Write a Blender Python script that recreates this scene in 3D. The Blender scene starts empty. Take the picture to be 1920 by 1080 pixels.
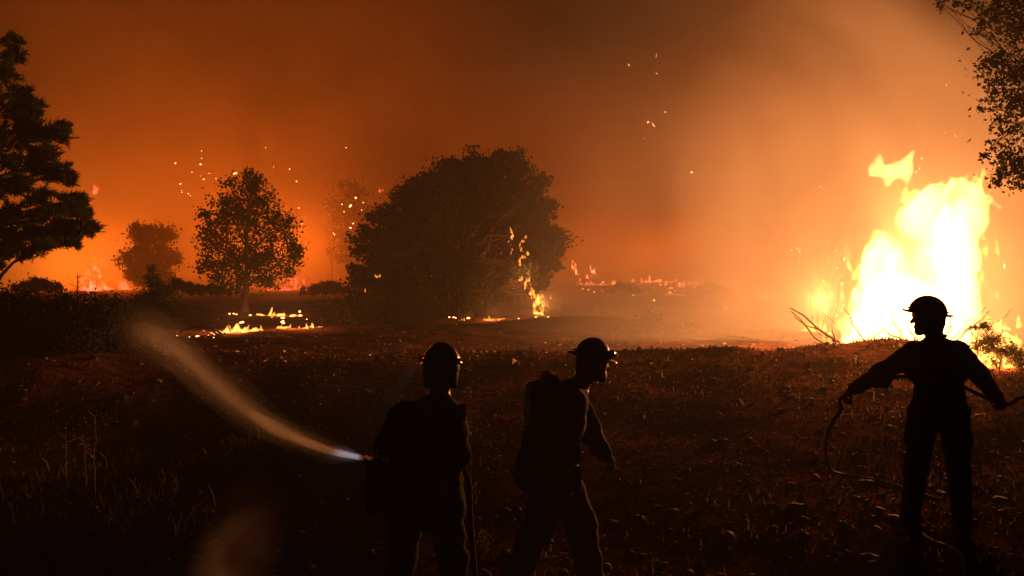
import bpy, math, random
import numpy as np
from mathutils import Vector, Matrix

# ------------------------------------------------------------------ camera, world, exposure
S = bpy.context.scene
COL = S.collection
F = 1600.0            # focal length in photo pixels (1920 wide)
HZ = 520.0            # photo row of the horizon
CH = 2.0              # camera height
cam_d = bpy.data.cameras.new('camera')
cam_d.sensor_width = 36.0
cam_d.lens = 36.0 * F / 1920.0
cam_d.shift_y = -(540.0 - HZ) / 1920.0
cam_d.clip_start = 0.05
cam_d.clip_end = 3000.0
cam = bpy.data.objects.new('camera', cam_d)
COL.objects.link(cam)
cam.location = (0, 0, CH)
cam.rotation_euler = (math.radians(90), 0, 0)
S.camera = cam

W = bpy.data.worlds.new('World')
S.world = W
W.use_nodes = True
wn = W.node_tree
for n in list(wn.nodes):
    wn.nodes.remove(n)
wo = wn.nodes.new('ShaderNodeOutputWorld')
wb = wn.nodes.new('ShaderNodeBackground')
ws = wn.nodes.new('ShaderNodeTexSky')
ws.sky_type = 'NISHITA'
ws.sun_disc = False
ws.sun_elevation = math.radians(-6.0)       # night: the sun is well down
ws.sun_rotation = math.radians(160.0)
wb.inputs['Strength'].default_value = 0.02
wn.links.new(ws.outputs[0], wb.inputs['Color'])
wn.links.new(wb.outputs[0], wo.inputs['Surface'])

S.view_settings.view_transform = 'Standard'
S.view_settings.look = 'None'
S.view_settings.gamma = 1.0
S.view_settings.use_curve_mapping = False
S.view_settings.exposure = 0.0
S.render.engine = 'CYCLES'
cy = S.cycles
cy.use_denoising = True
cy.max_bounces = 0
cy.diffuse_bounces = 0
cy.glossy_bounces = 0
cy.transmission_bounces = 2
cy.volume_bounces = 0
cy.transparent_max_bounces = 32
cy.sample_clamp_indirect = 1.5
cy.volume_step_rate = 1.0
cy.volume_max_steps = 128
cy.use_light_tree = True
cy.use_adaptive_sampling = True
cy.adaptive_threshold = 0.03

# brightness of the fires' light (W) and how thick the air is
P_MAIN = 20000.0
HAZE_DENSITY = 0.0014
FIRE_COL = (1.0, 0.32, 0.085)
FAR_COL = (1.0, 0.14, 0.007)
FAR = 3.0             # the far fires are bigger than their visible tips


def P(px, py, Y):
    """photo pixel at a known distance -> place"""
    return Vector(((px - 960.0) / F * Y, Y, CH - (py - HZ) / F * Y))


# ------------------------------------------------------------------ numeric helpers
def _hash(i, j, k, seed):
    h = (i * 374761393 + j * 668265263 + k * 2147483647 + seed * 1274126177) & 0xFFFFFFFF
    h = ((h ^ (h >> 13)) * 1274126177) & 0xFFFFFFFF
    h = ((h ^ (h >> 16)) * 2246822519) & 0xFFFFFFFF
    return ((h ^ (h >> 15)) & 0xFFFFFF).astype(np.float32) / 16777215.0


def vnoise(x, y, z, seed=0):
    xi, yi, zi = np.floor(x), np.floor(y), np.floor(z)
    fx, fy, fz = x - xi, y - yi, z - zi
    xi, yi, zi = xi.astype(np.int64), yi.astype(np.int64), zi.astype(np.int64)
    u, v, w = fx * fx * (3 - 2 * fx), fy * fy * (3 - 2 * fy), fz * fz * (3 - 2 * fz)
    r = 0
    for a in (0, 1):
        for b in (0, 1):
            for c in (0, 1):
                r = r + _hash(xi + a, yi + b, zi + c, seed) * (u if a else 1 - u) * (v if b else 1 - v) * (w if c else 1 - w)
    return r * 2 - 1


def fbm(x, y, z, octv=3, seed=0):
    r, a, f, t = 0, 1.0, 1.0, 0
    for o in range(octv):
        r = r + a * vnoise(x * f, y * f, z * f, seed + o * 17)
        t += a
        a *= 0.5
        f *= 2.03
    return r / t


def smin(a, b, k):
    h = np.clip(0.5 + 0.5 * (b - a) / k, 0, 1)
    return b * (1 - h) + a * h - k * h * (1 - h)


def sd_cap(X, Y, Z, a, b, ra, rb):
    ax, ay, az = a
    dx, dy, dz = b[0] - ax, b[1] - ay, b[2] - az
    L = dx * dx + dy * dy + dz * dz + 1e-9
    t = np.clip(((X - ax) * dx + (Y - ay) * dy + (Z - az) * dz) / L, 0, 1)
    return np.sqrt((X - ax - t * dx) ** 2 + (Y - ay - t * dy) ** 2 + (Z - az - t * dz) ** 2) - (ra + (rb - ra) * t)


def sd_ell(X, Y, Z, c, r):
    k = np.sqrt(((X - c[0]) / r[0]) ** 2 + ((Y - c[1]) / r[1]) ** 2 + ((Z - c[2]) / r[2]) ** 2)
    return (k - 1) * min(r)


def grid(lo, hi, h):
    n = [max(4, int(math.ceil((hi[i] - lo[i]) / h)) + 1) for i in range(3)]
    ax = [lo[i] + h * np.arange(n[i], dtype=np.float32) for i in range(3)]
    return np.meshgrid(*ax, indexing='ij')


def surface_nets(D, lo, h):
    """iso surface of a sampled field (inside < 0) -> verts, quads"""
    s = D < 0
    nx, ny, nz = D.shape
    cnt = np.zeros((nx - 1, ny - 1, nz - 1), np.float32)
    acc = np.zeros((nx - 1, ny - 1, nz - 1, 3), np.float32)
    corners = [(a, b, c) for a in (0, 1) for b in (0, 1) for c in (0, 1)]

    def sl(A, o):
        return A[o[0]:nx - 1 + o[0], o[1]:ny - 1 + o[1], o[2]:nz - 1 + o[2]]
    for o in corners:
        for ax in range(3):
            if o[ax]:
                continue
            q = list(o)
            q[ax] = 1
            d0, d1 = sl(D, o), sl(D, q)
            m = sl(s, o) != sl(s, q)
            t = np.where(m, d0 / np.where(m, d0 - d1, 1), 0)
            cnt += m
            for e in range(3):
                acc[..., e] += np.where(m, o[e] + (t if e == ax else 0), 0)
    act = cnt > 0
    idx = -np.ones(act.shape, np.int64)
    idx[act] = np.arange(act.sum())
    ijk = np.argwhere(act).astype(np.float32)
    V = (ijk + acc[act] / cnt[act][:, None]) * h + np.array(lo, np.float32)
    Q = []
    for ax in range(3):
        a0 = [slice(0, -1) if e == ax else slice(1, -1) for e in range(3)]
        a1 = [slice(1, None) if e == ax else slice(1, -1) for e in range(3)]
        s0, s1 = s[tuple(a0)], s[tuple(a1)]
        e = np.argwhere(s0 != s1)
        if not len(e):
            continue
        flip = s0[s0 != s1]
        b, c = [(1, 2), (2, 0), (0, 1)][ax]
        e2 = e.copy()
        e2[:, b] += 1
        e2[:, c] += 1

        def at(db, dc):
            f = e2.copy()
            f[:, b] -= db
            f[:, c] -= dc
            return idx[f[:, 0], f[:, 1], f[:, 2]]
        q = np.stack([at(1, 1), at(0, 1), at(0, 0), at(1, 0)], 1)
        q[~flip] = q[~flip][:, ::-1]
        Q.append(q)
    return V, np.concatenate(Q) if Q else np.zeros((0, 4), np.int64)


# ------------------------------------------------------------------ object helpers
def mesh_data(name, V, Q, smooth=True):
    me = bpy.data.meshes.new(name)
    V = np.asarray(V, np.float32)
    Q = np.asarray(Q, np.int32)
    k = Q.shape[1]
    me.vertices.add(len(V))
    me.vertices.foreach_set('co', V.ravel())
    me.loops.add(Q.size)
    me.loops.foreach_set('vertex_index', Q.ravel())
    me.polygons.add(len(Q))
    me.polygons.foreach_set('loop_start', np.arange(0, Q.size, k, dtype=np.int32))
    me.polygons.foreach_set('loop_total', np.full(len(Q), k, np.int32))
    me.update(calc_edges=True)
    me.validate()
    me.polygons.foreach_set('use_smooth', np.full(len(me.polygons), smooth))
    return me


def obj(name, V, Q, mat, parent=None, loc=None, smooth=True):
    me = V if isinstance(V, bpy.types.Mesh) else mesh_data(name, V, Q, smooth)
    if mat is not None and not me.materials:
        me.materials.append(mat)
    o = bpy.data.objects.new(name, me)
    COL.objects.link(o)
    if parent is not None:
        o.parent = parent
    if loc is not None:
        o.location = loc
    return o


def tag(o, label=None, cat=None, group=None, kind=None):
    if label:
        o['label'] = label
    if cat:
        o['category'] = cat
    if group:
        o['group'] = group
    if kind:
        o['kind'] = kind
    return o


def thing(name, label, cat, loc=(0, 0, 0), rz=0.0, group=None):
    o = bpy.data.objects.new(name, None)
    COL.objects.link(o)
    o.location = loc
    o.rotation_euler = (0, 0, rz)
    o.empty_display_size = 0.2
    return tag(o, label, cat, group)


class MB:
    """collects quads of several shapes into one mesh"""
    def __init__(self):
        self.v, self.q, self.n = [], [], 0

    def add(self, V, Q):
        self.v.append(np.asarray(V, np.float32))
        self.q.append(np.asarray(Q, np.int64) + self.n)
        self.n += len(V)

    def tube(self, pts, rad, seg=6):
        pts = [Vector(p) for p in pts]
        n = len(pts)
        if not hasattr(rad, '__len__'):
            rad = [rad] * n
        V, ref = [], None
        for i, p in enumerate(pts):
            d = (pts[min(i + 1, n - 1)] - pts[max(i - 1, 0)])
            d = d.normalized() if d.length > 1e-9 else Vector((0, 0, 1))
            if ref is None:
                ref = d.orthogonal().normalized()
            u = (ref - d * ref.dot(d))
            u = u.normalized() if u.length > 1e-6 else d.orthogonal().normalized()
            ref = u
            w = d.cross(u)
            for s in range(seg):
                a = 2 * math.pi * s / seg
                V.append(p + (u * math.cos(a) + w * math.sin(a)) * rad[i])
        Q = []
        for i in range(n - 1):
            for s in range(seg):
                t = (s + 1) % seg
                Q.append((i * seg + s, i * seg + t, (i + 1) * seg + t, (i + 1) * seg + s))
        c0, c1 = len(V), len(V) + 1
        V += [pts[0], pts[-1]]
        for s in range(0, seg, 2):
            Q.append((c0, (s + 2) % seg, (s + 1) % seg, s))
            b = (n - 1) * seg
            Q.append((c1, b + s, b + (s + 1) % seg, b + (s + 2) % seg))
        self.add([tuple(v) for v in V], Q)

    def build(self, name, mat, parent=None, loc=None, smooth=True):
        return obj(name, np.concatenate(self.v), np.concatenate(self.q), mat, parent, loc, smooth)


def wander(a, b, n, amp, rnd, sag=0.0):
    a, b = Vector(a), Vector(b)
    L = (b - a).length
    pts = []
    for i in range(n + 1):
        t = i / n
        p = a.lerp(b, t)
        k = math.sin(math.pi * t) * amp * L
        p += Vector((rnd.uniform(-k, k), rnd.uniform(-k, k), rnd.uniform(-k, k)))
        p.z += sag * L * math.sin(math.pi * t)
        pts.append(p)
    return pts


# ------------------------------------------------------------------ materials
def mat_new(name):
    m = bpy.data.materials.new(name)
    m.use_nodes = True
    nt = m.node_tree
    for n in list(nt.nodes):
        nt.nodes.remove(n)
    out = nt.nodes.new('ShaderNodeOutputMaterial')
    return m, nt, out


def solid(name, c1, c2, scale=8.0, rough=0.85, bump=0.0, spec=0.03, stretch=None, transl=0.0, metal=0.0):
    m, nt, out = mat_new(name)
    b = nt.nodes.new('ShaderNodeBsdfPrincipled')
    b.inputs['Roughness'].default_value = rough
    b.inputs['Specular IOR Level'].default_value = spec
    b.inputs['Metallic'].default_value = metal
    tc = nt.nodes.new('ShaderNodeTexCoord')
    mp = nt.nodes.new('ShaderNodeMapping')
    if stretch:
        mp.inputs['Scale'].default_value = stretch
    nz = nt.nodes.new('ShaderNodeTexNoise')
    nz.inputs['Scale'].default_value = scale
    nz.inputs['Detail'].default_value = 5.0
    rp = nt.nodes.new('ShaderNodeValToRGB')
    rp.color_ramp.elements[0].position = 0.35
    rp.color_ramp.elements[1].position = 0.68
    rp.color_ramp.elements[0].color = (*c1, 1)
    rp.color_ramp.elements[1].color = (*c2, 1)
    L = nt.links.new
    L(tc.outputs['Object'], mp.inputs['Vector'])
    L(mp.outputs[0], nz.inputs['Vector'])
    L(nz.outputs['Fac'], rp.inputs[0])
    L(rp.outputs[0], b.inputs['Base Color'])
    if bump:
        bp = nt.nodes.new('ShaderNodeBump')
        bp.inputs['Strength'].default_value = bump
        bp.inputs['Distance'].default_value = 0.03
        L(nz.outputs['Fac'], bp.inputs['Height'])
        L(bp.outputs[0], b.inputs['Normal'])
    if transl:
        tr = nt.nodes.new('ShaderNodeBsdfTranslucent')
        L(rp.outputs[0], tr.inputs['Color'])
        mx = nt.nodes.new('ShaderNodeMixShader')
        mx.inputs[0].default_value = transl
        L(b.outputs[0], mx.inputs[1])
        L(tr.outputs[0], mx.inputs[2])
        L(mx.outputs[0], out.inputs['Surface'])
    else:
        L(b.outputs[0], out.inputs['Surface'])
    return m


def flame_mat(name, col, strength):
    """glowing gas: the thicker the flame, the brighter"""
    m, nt, out = mat_new(name)
    e = nt.nodes.new('ShaderNodeEmission')
    e.inputs['Color'].default_value = (*col, 1)
    e.inputs['Strength'].default_value = strength
    nt.links.new(e.outputs[0], out.inputs['Volume'])
    return m


def glow_mat(name, col, strength):
    m, nt, out = mat_new(name)
    e = nt.nodes.new('ShaderNodeEmission')
    e.inputs['Color'].default_value = (*col, 1)
    e.inputs['Strength'].default_value = strength
    nt.links.new(e.outputs[0], out.inputs['Surface'])
    m.cycles.emission_sampling = 'NONE'
    return m


def air_mat(name, col, density, aniso=0.0):
    m, nt, out = mat_new(name)
    v = nt.nodes.new('ShaderNodeVolumePrincipled')
    v.inputs['Color'].default_value = (*col, 1)
    v.inputs['Density'].default_value = density
    v.inputs['Anisotropy'].default_value = aniso
    nt.links.new(v.outputs[0], out.inputs['Volume'])
    m.cycles.volume_sampling = 'EQUIANGULAR'
    return m


M = {}
M['bark'] = solid('bark', (0.03, 0.02, 0.014), (0.09, 0.06, 0.04), 14, 0.95, 0.6, stretch=(1, 1, 0.2))
M['char'] = solid('charred_wood', (0.012, 0.011, 0.01), (0.05, 0.045, 0.04), 20, 0.9, 0.5)
M['dry_wood'] = solid('dry_wood', (0.16, 0.11, 0.07), (0.33, 0.25, 0.17), 18, 0.85, 0.3)
M['leaf'] = solid('leaf', (0.022, 0.026, 0.010), (0.055, 0.052, 0.02), 1.2, 0.75, transl=0.3)
M['dense_leaf'] = solid('dense_leaf', (0.012, 0.015, 0.006), (0.026, 0.028, 0.011), 0.8, 0.95, transl=0.05, spec=0.0)
M['needle'] = solid('pine_needle', (0.018, 0.03, 0.012), (0.045, 0.06, 0.02), 1.5, 0.8, transl=0.15)
M['shrub'] = solid('shrub_leaf', (0.012, 0.012, 0.006), (0.028, 0.025, 0.012), 2, 0.85, transl=0.1)
M['straw'] = solid('dry_grass', (0.10, 0.07, 0.035), (0.24, 0.18, 0.10), 3, 0.8, transl=0.25)
M['stone'] = solid('stone', (0.06, 0.026, 0.015), (0.2, 0.1, 0.06), 6, 0.85, 0.4)
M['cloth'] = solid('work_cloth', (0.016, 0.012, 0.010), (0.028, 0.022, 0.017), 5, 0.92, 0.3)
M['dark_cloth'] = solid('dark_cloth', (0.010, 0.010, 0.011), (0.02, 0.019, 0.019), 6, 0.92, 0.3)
M['red_cloth'] = solid('brick_red_cloth', (0.06, 0.015, 0.011), (0.10, 0.026, 0.018), 6, 0.9, 0.3)
M['skin'] = solid('skin', (0.24, 0.13, 0.085), (0.34, 0.2, 0.14), 12, 0.55, 0.1, 0.4)
M['hair'] = solid('hair', (0.012, 0.009, 0.007), (0.03, 0.02, 0.015), 60, 0.6, 0.4)
M['leather'] = solid('leather', (0.015, 0.011, 0.008), (0.04, 0.03, 0.02), 18, 0.7, 0.3)
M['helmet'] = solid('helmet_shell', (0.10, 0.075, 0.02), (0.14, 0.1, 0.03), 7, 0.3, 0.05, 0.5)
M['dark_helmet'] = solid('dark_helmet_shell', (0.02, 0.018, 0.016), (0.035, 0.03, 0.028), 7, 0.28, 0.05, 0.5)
M['band'] = solid('reflective_band', (0.5, 0.48, 0.42), (0.62, 0.6, 0.55), 30, 0.25, 0.1, 0.6)
M['goggle'] = solid('goggle_lens', (0.02, 0.02, 0.02), (0.04, 0.04, 0.04), 5, 0.08, 0, 0.8)
M['hose'] = solid('rubber_hose', (0.03, 0.014, 0.010), (0.05, 0.022, 0.015), 9, 0.95, 0.2, 0.1)
M['pale_hose'] = solid('canvas_hose', (0.34, 0.27, 0.15), (0.45, 0.37, 0.22), 30, 0.7, 0.2)
M['brass'] = solid('nozzle_metal', (0.2, 0.15, 0.07), (0.3, 0.23, 0.12), 10, 0.35, 0, 0.5, metal=0.8)
M['flame'] = flame_mat('flame_gas', (1.0, 0.37, 0.09), 8.0)
M['flame_small'] = flame_mat('small_flame_gas', (1.0, 0.33, 0.05), 26.0)
M['flame_thin'] = flame_mat('thin_flame_gas', (1.0, 0.27, 0.035), 14.0)
M['flame_red'] = flame_mat('red_flame_gas', (1.0, 0.085, 0.04), 7.0)
M['flame_far'] = flame_mat('far_flame_gas', (1.0, 0.17, 0.05), 22.0)
M['ember'] = glow_mat('ember', (1.0, 0.32, 0.08), 7.0)
M['ember_red'] = glow_mat('red_ember', (1.0, 0.14, 0.03), 2.2)
M['spark'] = glow_mat('spark', (1.0, 0.42, 0.13), 5.0)
M['char_glow'] = glow_mat('glowing_char', (1.0, 0.16, 0.025), 1.1)


# ground: charred soil, ash and dry crumbs
def ground_material():
    m, nt, out = mat_new('burnt_soil')
    L = nt.links.new
    N = nt.nodes.new
    b = N('ShaderNodeBsdfPrincipled')
    b.inputs['Roughness'].default_value = 0.92
    b.inputs['Specular IOR Level'].default_value = 0.0
    tc = N('ShaderNodeTexCoord')
    n1 = N('ShaderNodeTexNoise'); n1.inputs['Scale'].default_value = 0.55; n1.inputs['Detail'].default_value = 7; n1.inputs['Roughness'].default_value = 0.62
    n2 = N('ShaderNodeTexNoise'); n2.inputs['Scale'].default_value = 7.0; n2.inputs['Detail'].default_value = 8; n2.inputs['Roughness'].default_value = 0.7
    r1 = N('ShaderNodeValToRGB')
    r1.color_ramp.elements[0].position = 0.38; r1.color_ramp.elements[0].color = (0.022, 0.012, 0.008, 1)
    r1.color_ramp.elements[1].position = 0.62; r1.color_ramp.elements[1].color = (0.15, 0.062, 0.034, 1)
    r2 = N('ShaderNodeValToRGB')
    r2.color_ramp.elements[0].position = 0.36; r2.color_ramp.elements[0].color = (0.25, 0.22, 0.2, 1)
    r2.color_ramp.elements[1].position = 0.7; r2.color_ramp.elements[1].color = (1.2, 1.1, 1.0, 1)
    mx = N('ShaderNodeMix'); mx.data_type = 'RGBA'; mx.blend_type = 'MULTIPLY'
    mx.inputs[0].default_value = 1.0
    bp = N('ShaderNodeBump'); bp.inputs['Strength'].default_value = 0.6; bp.inputs['Distance'].default_value = 0.06
    L(tc.outputs['Object'], n1.inputs['Vector']); L(tc.outputs['Object'], n2.inputs['Vector'])
    L(n1.outputs['Fac'], r1.inputs[0]); L(n2.outputs['Fac'], r2.inputs[0])
    L(r1.outputs[0], mx.inputs[6]); L(r2.outputs[0], mx.inputs[7])
    L(mx.outputs[2], b.inputs['Base Color'])
    L(n2.outputs['Fac'], bp.inputs['Height']); L(bp.outputs[0], b.inputs['Normal'])
    L(b.outputs[0], out.inputs['Surface'])
    return m


M['ground'] = ground_material()


# ------------------------------------------------------------------ terrain
def bump2(x, y, cx, cy_, sx, sy, h):
    return h * np.exp(-((x - cx) / sx) ** 2 - ((y - cy_) / sy) ** 2)


def ground_z(x, y, fine=True):
    x = np.asarray(x, np.float64)
    y = np.asarray(y, np.float64)
    s = 1 / (1 + np.exp(-np.clip(x - 0.9, -60, 60) * 0.95))                       # step down towards the left
    near = np.exp(-np.clip(y - 5.0, 0, None) ** 2 / 60.0)
    z = -0.36 * (1 - s) * near
    z = z - 0.16 * np.clip(-x - 0.8, 0, 5.0) / (1 + np.exp(np.clip(y - 15.5, -60, 60) * .9)) / (1 + np.exp(np.clip(x * 0.35 + 3.5 - y, -60, 60) * 2.0))  # left slope turned from the fire, shaped to put that ground in shade
    z = z + np.clip(y - 40.0, 0, 110) * 0.026 + np.clip(y - 150.0, 0, None) * 0.004
    up = np.clip((y - 6.0) / 10.5, 0, 1)
    dn = np.clip((y - 16.8) / 6.0, 0, 1)
    z = z + 0.40 * (0.6 * up + 0.4 * up * up) * (1 - dn * dn * (3 - 2 * dn))      # field rises to a low crest
    z = z + bump2(x, y, 8.6, 18.0, 1.55, 1.5, 0.27)               # berm before the big fire
    z = z + bump2(x, y, 6.6, 18.6, 1.2, 1.0, 0.16)
    z = z + bump2(x, y, 4.3, 17.0, .8, 0.6, 0.16) + bump2(x, y, 2.7, 17.4, .9, 0.6, 0.12)
    z = z + bump2(x, y, 0.6, 17.2, 1.2, 0.7, 0.08)
    z = z + bump2(x, y, 3.0, 33.0, 3.5, 2.0, 0.5) + bump2(x, y, -2.0, 30.5, 3.0, 2.0, 0.2)
    z = z - 0.13 * np.clip(5.9 - y, 0, 4.0)                       # falls away towards the camera, shaped to darken the near ground
    z = z + bump2(x, y, 3.2, 6.4, 1.4, 1.6, 0.09) + bump2(x, y, .44, 5.8, .7, .8, 0.07) + bump2(x, y, -.6, 5.4, .6, .7, 0.085)
    z = z + bump2(x, y, -9.5, 15.5, 3.6, 2.6, 0.75)              # dark bank on the left
    if fine:
        a = np.clip(y / 10.0, 0.7, 3.0)
        z = z + 0.06 * a * fbm(x * 0.55, y * 0.55, x * 0 + 3.1, 3, 5)
        z = z + 0.028 * fbm(x * 2.6, y * 2.6, x * 0 + 1.7, 3, 9)
        r = np.abs(fbm(x * 5.5 + y * 0.8, y * 4.0, x * 0 + 7.7, 2, 23))
        z = z + 0.008 * (0.35 - r)
    return z


def gz(x, y):
    return float(ground_z(np.array([x]), np.array([y]))[0])


NYG, NXG = 560, 520
ty = np.linspace(0, 1, NYG)
ys = -6 + 8.0 * ty + (np.exp(ty * 5.2) - 1) / (math.exp(5.2) - 1) * 900.0
tx = np.linspace(-1, 1, NXG)
GX = np.empty((NYG, NXG)); GY = np.empty((NYG, NXG))
for i, yv in enumerate(ys):
    GX[i] = tx * (9.0 + max(yv, 0) * 0.95)
    GY[i] = yv
GZ = ground_z(GX, GY)
gi = np.arange(NYG * NXG).reshape(NYG, NXG)
gq = np.stack([gi[:-1, :-1], gi[:-1, 1:], gi[1:, 1:], gi[1:, :-1]], -1).reshape(-1, 4)
g = obj('ground', np.stack([GX, GY, GZ], -1).reshape(-1, 3), gq, M['ground'])
tag(g, 'burnt bare soil strewn with clods and ash', 'ground', kind='structure')

# ------------------------------------------------------------------ haze
hz_box = MB()
hx0, hx1, hy0, hy1, hz0, hz1 = -130, 130, -25, 190, -2.2, 62
hz_box.add([(hx0, hy0, hz0), (hx1, hy0, hz0), (hx1, hy1, hz0), (hx0, hy1, hz0), (hx0, hy0, hz1), (hx1, hy0, hz1), (hx1, hy1, hz1), (hx0, hy1, hz1)],
           [(0, 3, 2, 1), (4, 5, 6, 7), (0, 1, 5, 4), (1, 2, 6, 5), (2, 3, 7, 6), (3, 0, 4, 7)])
hz_o = hz_box.build('haze', air_mat('smoky_air', (0.95, 0.9, 0.85), HAZE_DENSITY, 0.25), smooth=False)
tag(hz_o, 'thin smoke haze filling the whole place', 'haze', kind='stuff')



def smoke_volume(name, label, lo, hi, build, step, col=(0.93, 0.88, 0.83)):
    mb = MB()
    (x0, y0, z0), (x1, y1, z1) = lo, hi
    mb.add([(x0, y0, z0), (x1, y0, z0), (x1, y1, z0), (x0, y1, z0), (x0, y0, z1), (x1, y0, z1), (x1, y1, z1), (x0, y1, z1)],
           [(0, 3, 2, 1), (4, 5, 6, 7), (0, 1, 5, 4), (1, 2, 6, 5), (2, 3, 7, 6), (3, 0, 4, 7)])
    m, nt, out = mat_new(name)
    v = nt.nodes.new('ShaderNodeVolumePrincipled')
    v.inputs['Color'].default_value = (*col, 1)
    v.inputs['Anisotropy'].default_value = 0.2
    tc = nt.nodes.new('ShaderNodeTexCoord')
    d = build(nt, tc.outputs['Object'])
    nt.links.new(d, v.inputs['Density'])
    nt.links.new(v.outputs[0], out.inputs['Volume'])
    m.cycles.volume_sampling = 'EQUIANGULAR'
    m.cycles.volume_step_rate = step
    o = mb.build('smoke', m, smooth=False)
    tag(o, label, 'smoke', kind='stuff')
    return o


def math_n(nt, op, a, b=None, clamp=False):
    n = nt.nodes.new('ShaderNodeMath')
    n.operation = op
    n.use_clamp = clamp
    for k, v in enumerate((a, b)):
        if v is None:
            continue
        if isinstance(v, (int, float)):
            n.inputs[k].default_value = v
        else:
            nt.links.new(v, n.inputs[k])
    return n.outputs[0]


def dens_all(nt, co):
    sep = nt.nodes.new('ShaderNodeSeparateXYZ')
    nt.links.new(co, sep.inputs[0])
    nz_ = nt.nodes.new('ShaderNodeTexNoise')
    nz_.inputs['Scale'].default_value = 0.036
    nz_.inputs['Detail'].default_value = 2.0
    nz_.inputs['Roughness'].default_value = 0.55
    nz_.inputs['Distortion'].default_value = 1.2
    nt.links.new(co, nz_.inputs['Vector'])
    n = math_n(nt, 'MULTIPLY_ADD', nz_.outputs['Fac'], 6.5)
    n.node.inputs[2].default_value = -2.5
    nf = math_n(nt, 'MAXIMUM', n, 0.12)
    bank = nt.nodes.new('ShaderNodeMapRange')
    bank.interpolation_type = 'SMOOTHSTEP'
    bank.inputs['From Min'].default_value = 47.0
    bank.inputs['From Max'].default_value = 62.0
    bank.inputs['To Max'].default_value = 0.018
    nt.links.new(sep.outputs['Y'], bank.inputs['Value'])
    lowz = nt.nodes.new('ShaderNodeMapRange')
    lowz.inputs['From Min'].default_value = 9.0
    lowz.inputs['From Max'].default_value = 0.0
    lowz.inputs['To Min'].default_value = 1.0
    lowz.inputs['To Max'].default_value = 3.0
    nt.links.new(sep.outputs['Z'], lowz.inputs['Value'])
    return math_n(nt, 'MULTIPLY', math_n(nt, 'MULTIPLY', bank.outputs[0], lowz.outputs[0]), nf)



def dens_dark(nt, co):
    # a slanting ragged stream of soot, thickest in its middle
    mp = nt.nodes.new('ShaderNodeMapping')
    mp.inputs['Rotation'].default_value = (0, math.radians(-28), 0)
    mp.inputs['Scale'].default_value = (0.09, 0.16, 0.26)
    nt.links.new(co, mp.inputs['Vector'])
    nz_ = nt.nodes.new('ShaderNodeTexNoise')
    nz_.inputs['Scale'].default_value = 1.0
    nz_.inputs['Detail'].default_value = 3.0
    nz_.inputs['Distortion'].default_value = 0.8
    nt.links.new(mp.outputs[0], nz_.inputs['Vector'])
    n = math_n(nt, 'MULTIPLY_ADD', nz_.outputs['Fac'], 4.0)
    n.node.inputs[2].default_value = -1.5
    n = math_n(nt, 'MAXIMUM', n, 0.0)
    vs = nt.nodes.new('ShaderNodeVectorMath'); vs.operation = 'MULTIPLY'
    vs.inputs[1].default_value = (1 / 6.4, 1 / 3.6, 1 / 4.6)
    nt.links.new(co, vs.inputs[0])
    ln = nt.nodes.new('ShaderNodeVectorMath'); ln.operation = 'LENGTH'
    nt.links.new(vs.outputs[0], ln.inputs[0])
    pl = nt.nodes.new('ShaderNodeMapRange'); pl.interpolation_type = 'SMOOTHSTEP'
    pl.inputs['From Min'].default_value = 1.0
    pl.inputs['From Max'].default_value = 0.0
    pl.inputs['To Max'].default_value = 0.8
    nt.links.new(ln.outputs['Value'], pl.inputs['Value'])
    return math_n(nt, 'MULTIPLY', pl.outputs[0], n)


soot = smoke_volume('soot_smoke', 'murky dark smoke drifting high between the oak and the big fire', (-6.5, -3.7, -4.7), (6.5, 3.7, 4.7), dens_dark, 2.0, (0.14, 0.11, 0.09))
soot.location = (3.2, 19.0, 8.2)

def ramp(nt, v, a, b, to):
    m = nt.nodes.new('ShaderNodeMapRange')
    m.interpolation_type = 'SMOOTHSTEP'
    m.inputs['From Min'].default_value = a
    m.inputs['From Max'].default_value = b
    m.inputs['To Max'].default_value = to
    nt.links.new(v, m.inputs['Value'])
    return m.outputs[0]


def dens_fire(nt, co):
    sep = nt.nodes.new('ShaderNodeSeparateXYZ')
    nt.links.new(co, sep.inputs[0])
    nz_ = nt.nodes.new('ShaderNodeTexNoise')
    nz_.inputs['Scale'].default_value = 0.1
    nz_.inputs['Detail'].default_value = 2.5
    nz_.inputs['Distortion'].default_value = 1.0
    nt.links.new(co, nz_.inputs['Vector'])
    n = math_n(nt, 'MULTIPLY_ADD', nz_.outputs['Fac'], 7.0)
    n.node.inputs[2].default_value = -2.75
    nf = math_n(nt, 'MAXIMUM', n, 0.12)
    vm = nt.nodes.new('ShaderNodeVectorMath'); vm.operation = 'SUBTRACT'
    vm.inputs[1].default_value = (12.5, 30.5, 3.5)
    nt.links.new(co, vm.inputs[0])
    vs = nt.nodes.new('ShaderNodeVectorMath'); vs.operation = 'MULTIPLY'
    vs.inputs[1].default_value = (1 / 14.5, 1 / 10.5, 1 / 15.)
    nt.links.new(vm.outputs[0], vs.inputs[0])
    ln = nt.nodes.new('ShaderNodeVectorMath'); ln.operation = 'LENGTH'
    nt.links.new(vs.outputs[0], ln.inputs[0])
    pl = nt.nodes.new('ShaderNodeMapRange'); pl.interpolation_type = 'SMOOTHSTEP'
    pl.inputs['From Min'].default_value = 1.0
    pl.inputs['From Max'].default_value = 0.0
    pl.inputs['To Max'].default_value = 0.27
    nt.links.new(ln.outputs['Value'], pl.inputs['Value'])
    low = math_n(nt, 'MULTIPLY', ramp(nt, sep.outputs['Z'], 3.4, 0.0, 0.035), ramp(nt, sep.outputs['Y'], 19.0, 26.0, 1.0))
    low = math_n(nt, 'MULTIPLY', low, ramp(nt, sep.outputs['X'], -3.0, 4.0, 1.0))
    tot = math_n(nt, 'ADD', low, pl.outputs[0])
    return math_n(nt, 'MULTIPLY', tot, nf)


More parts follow.
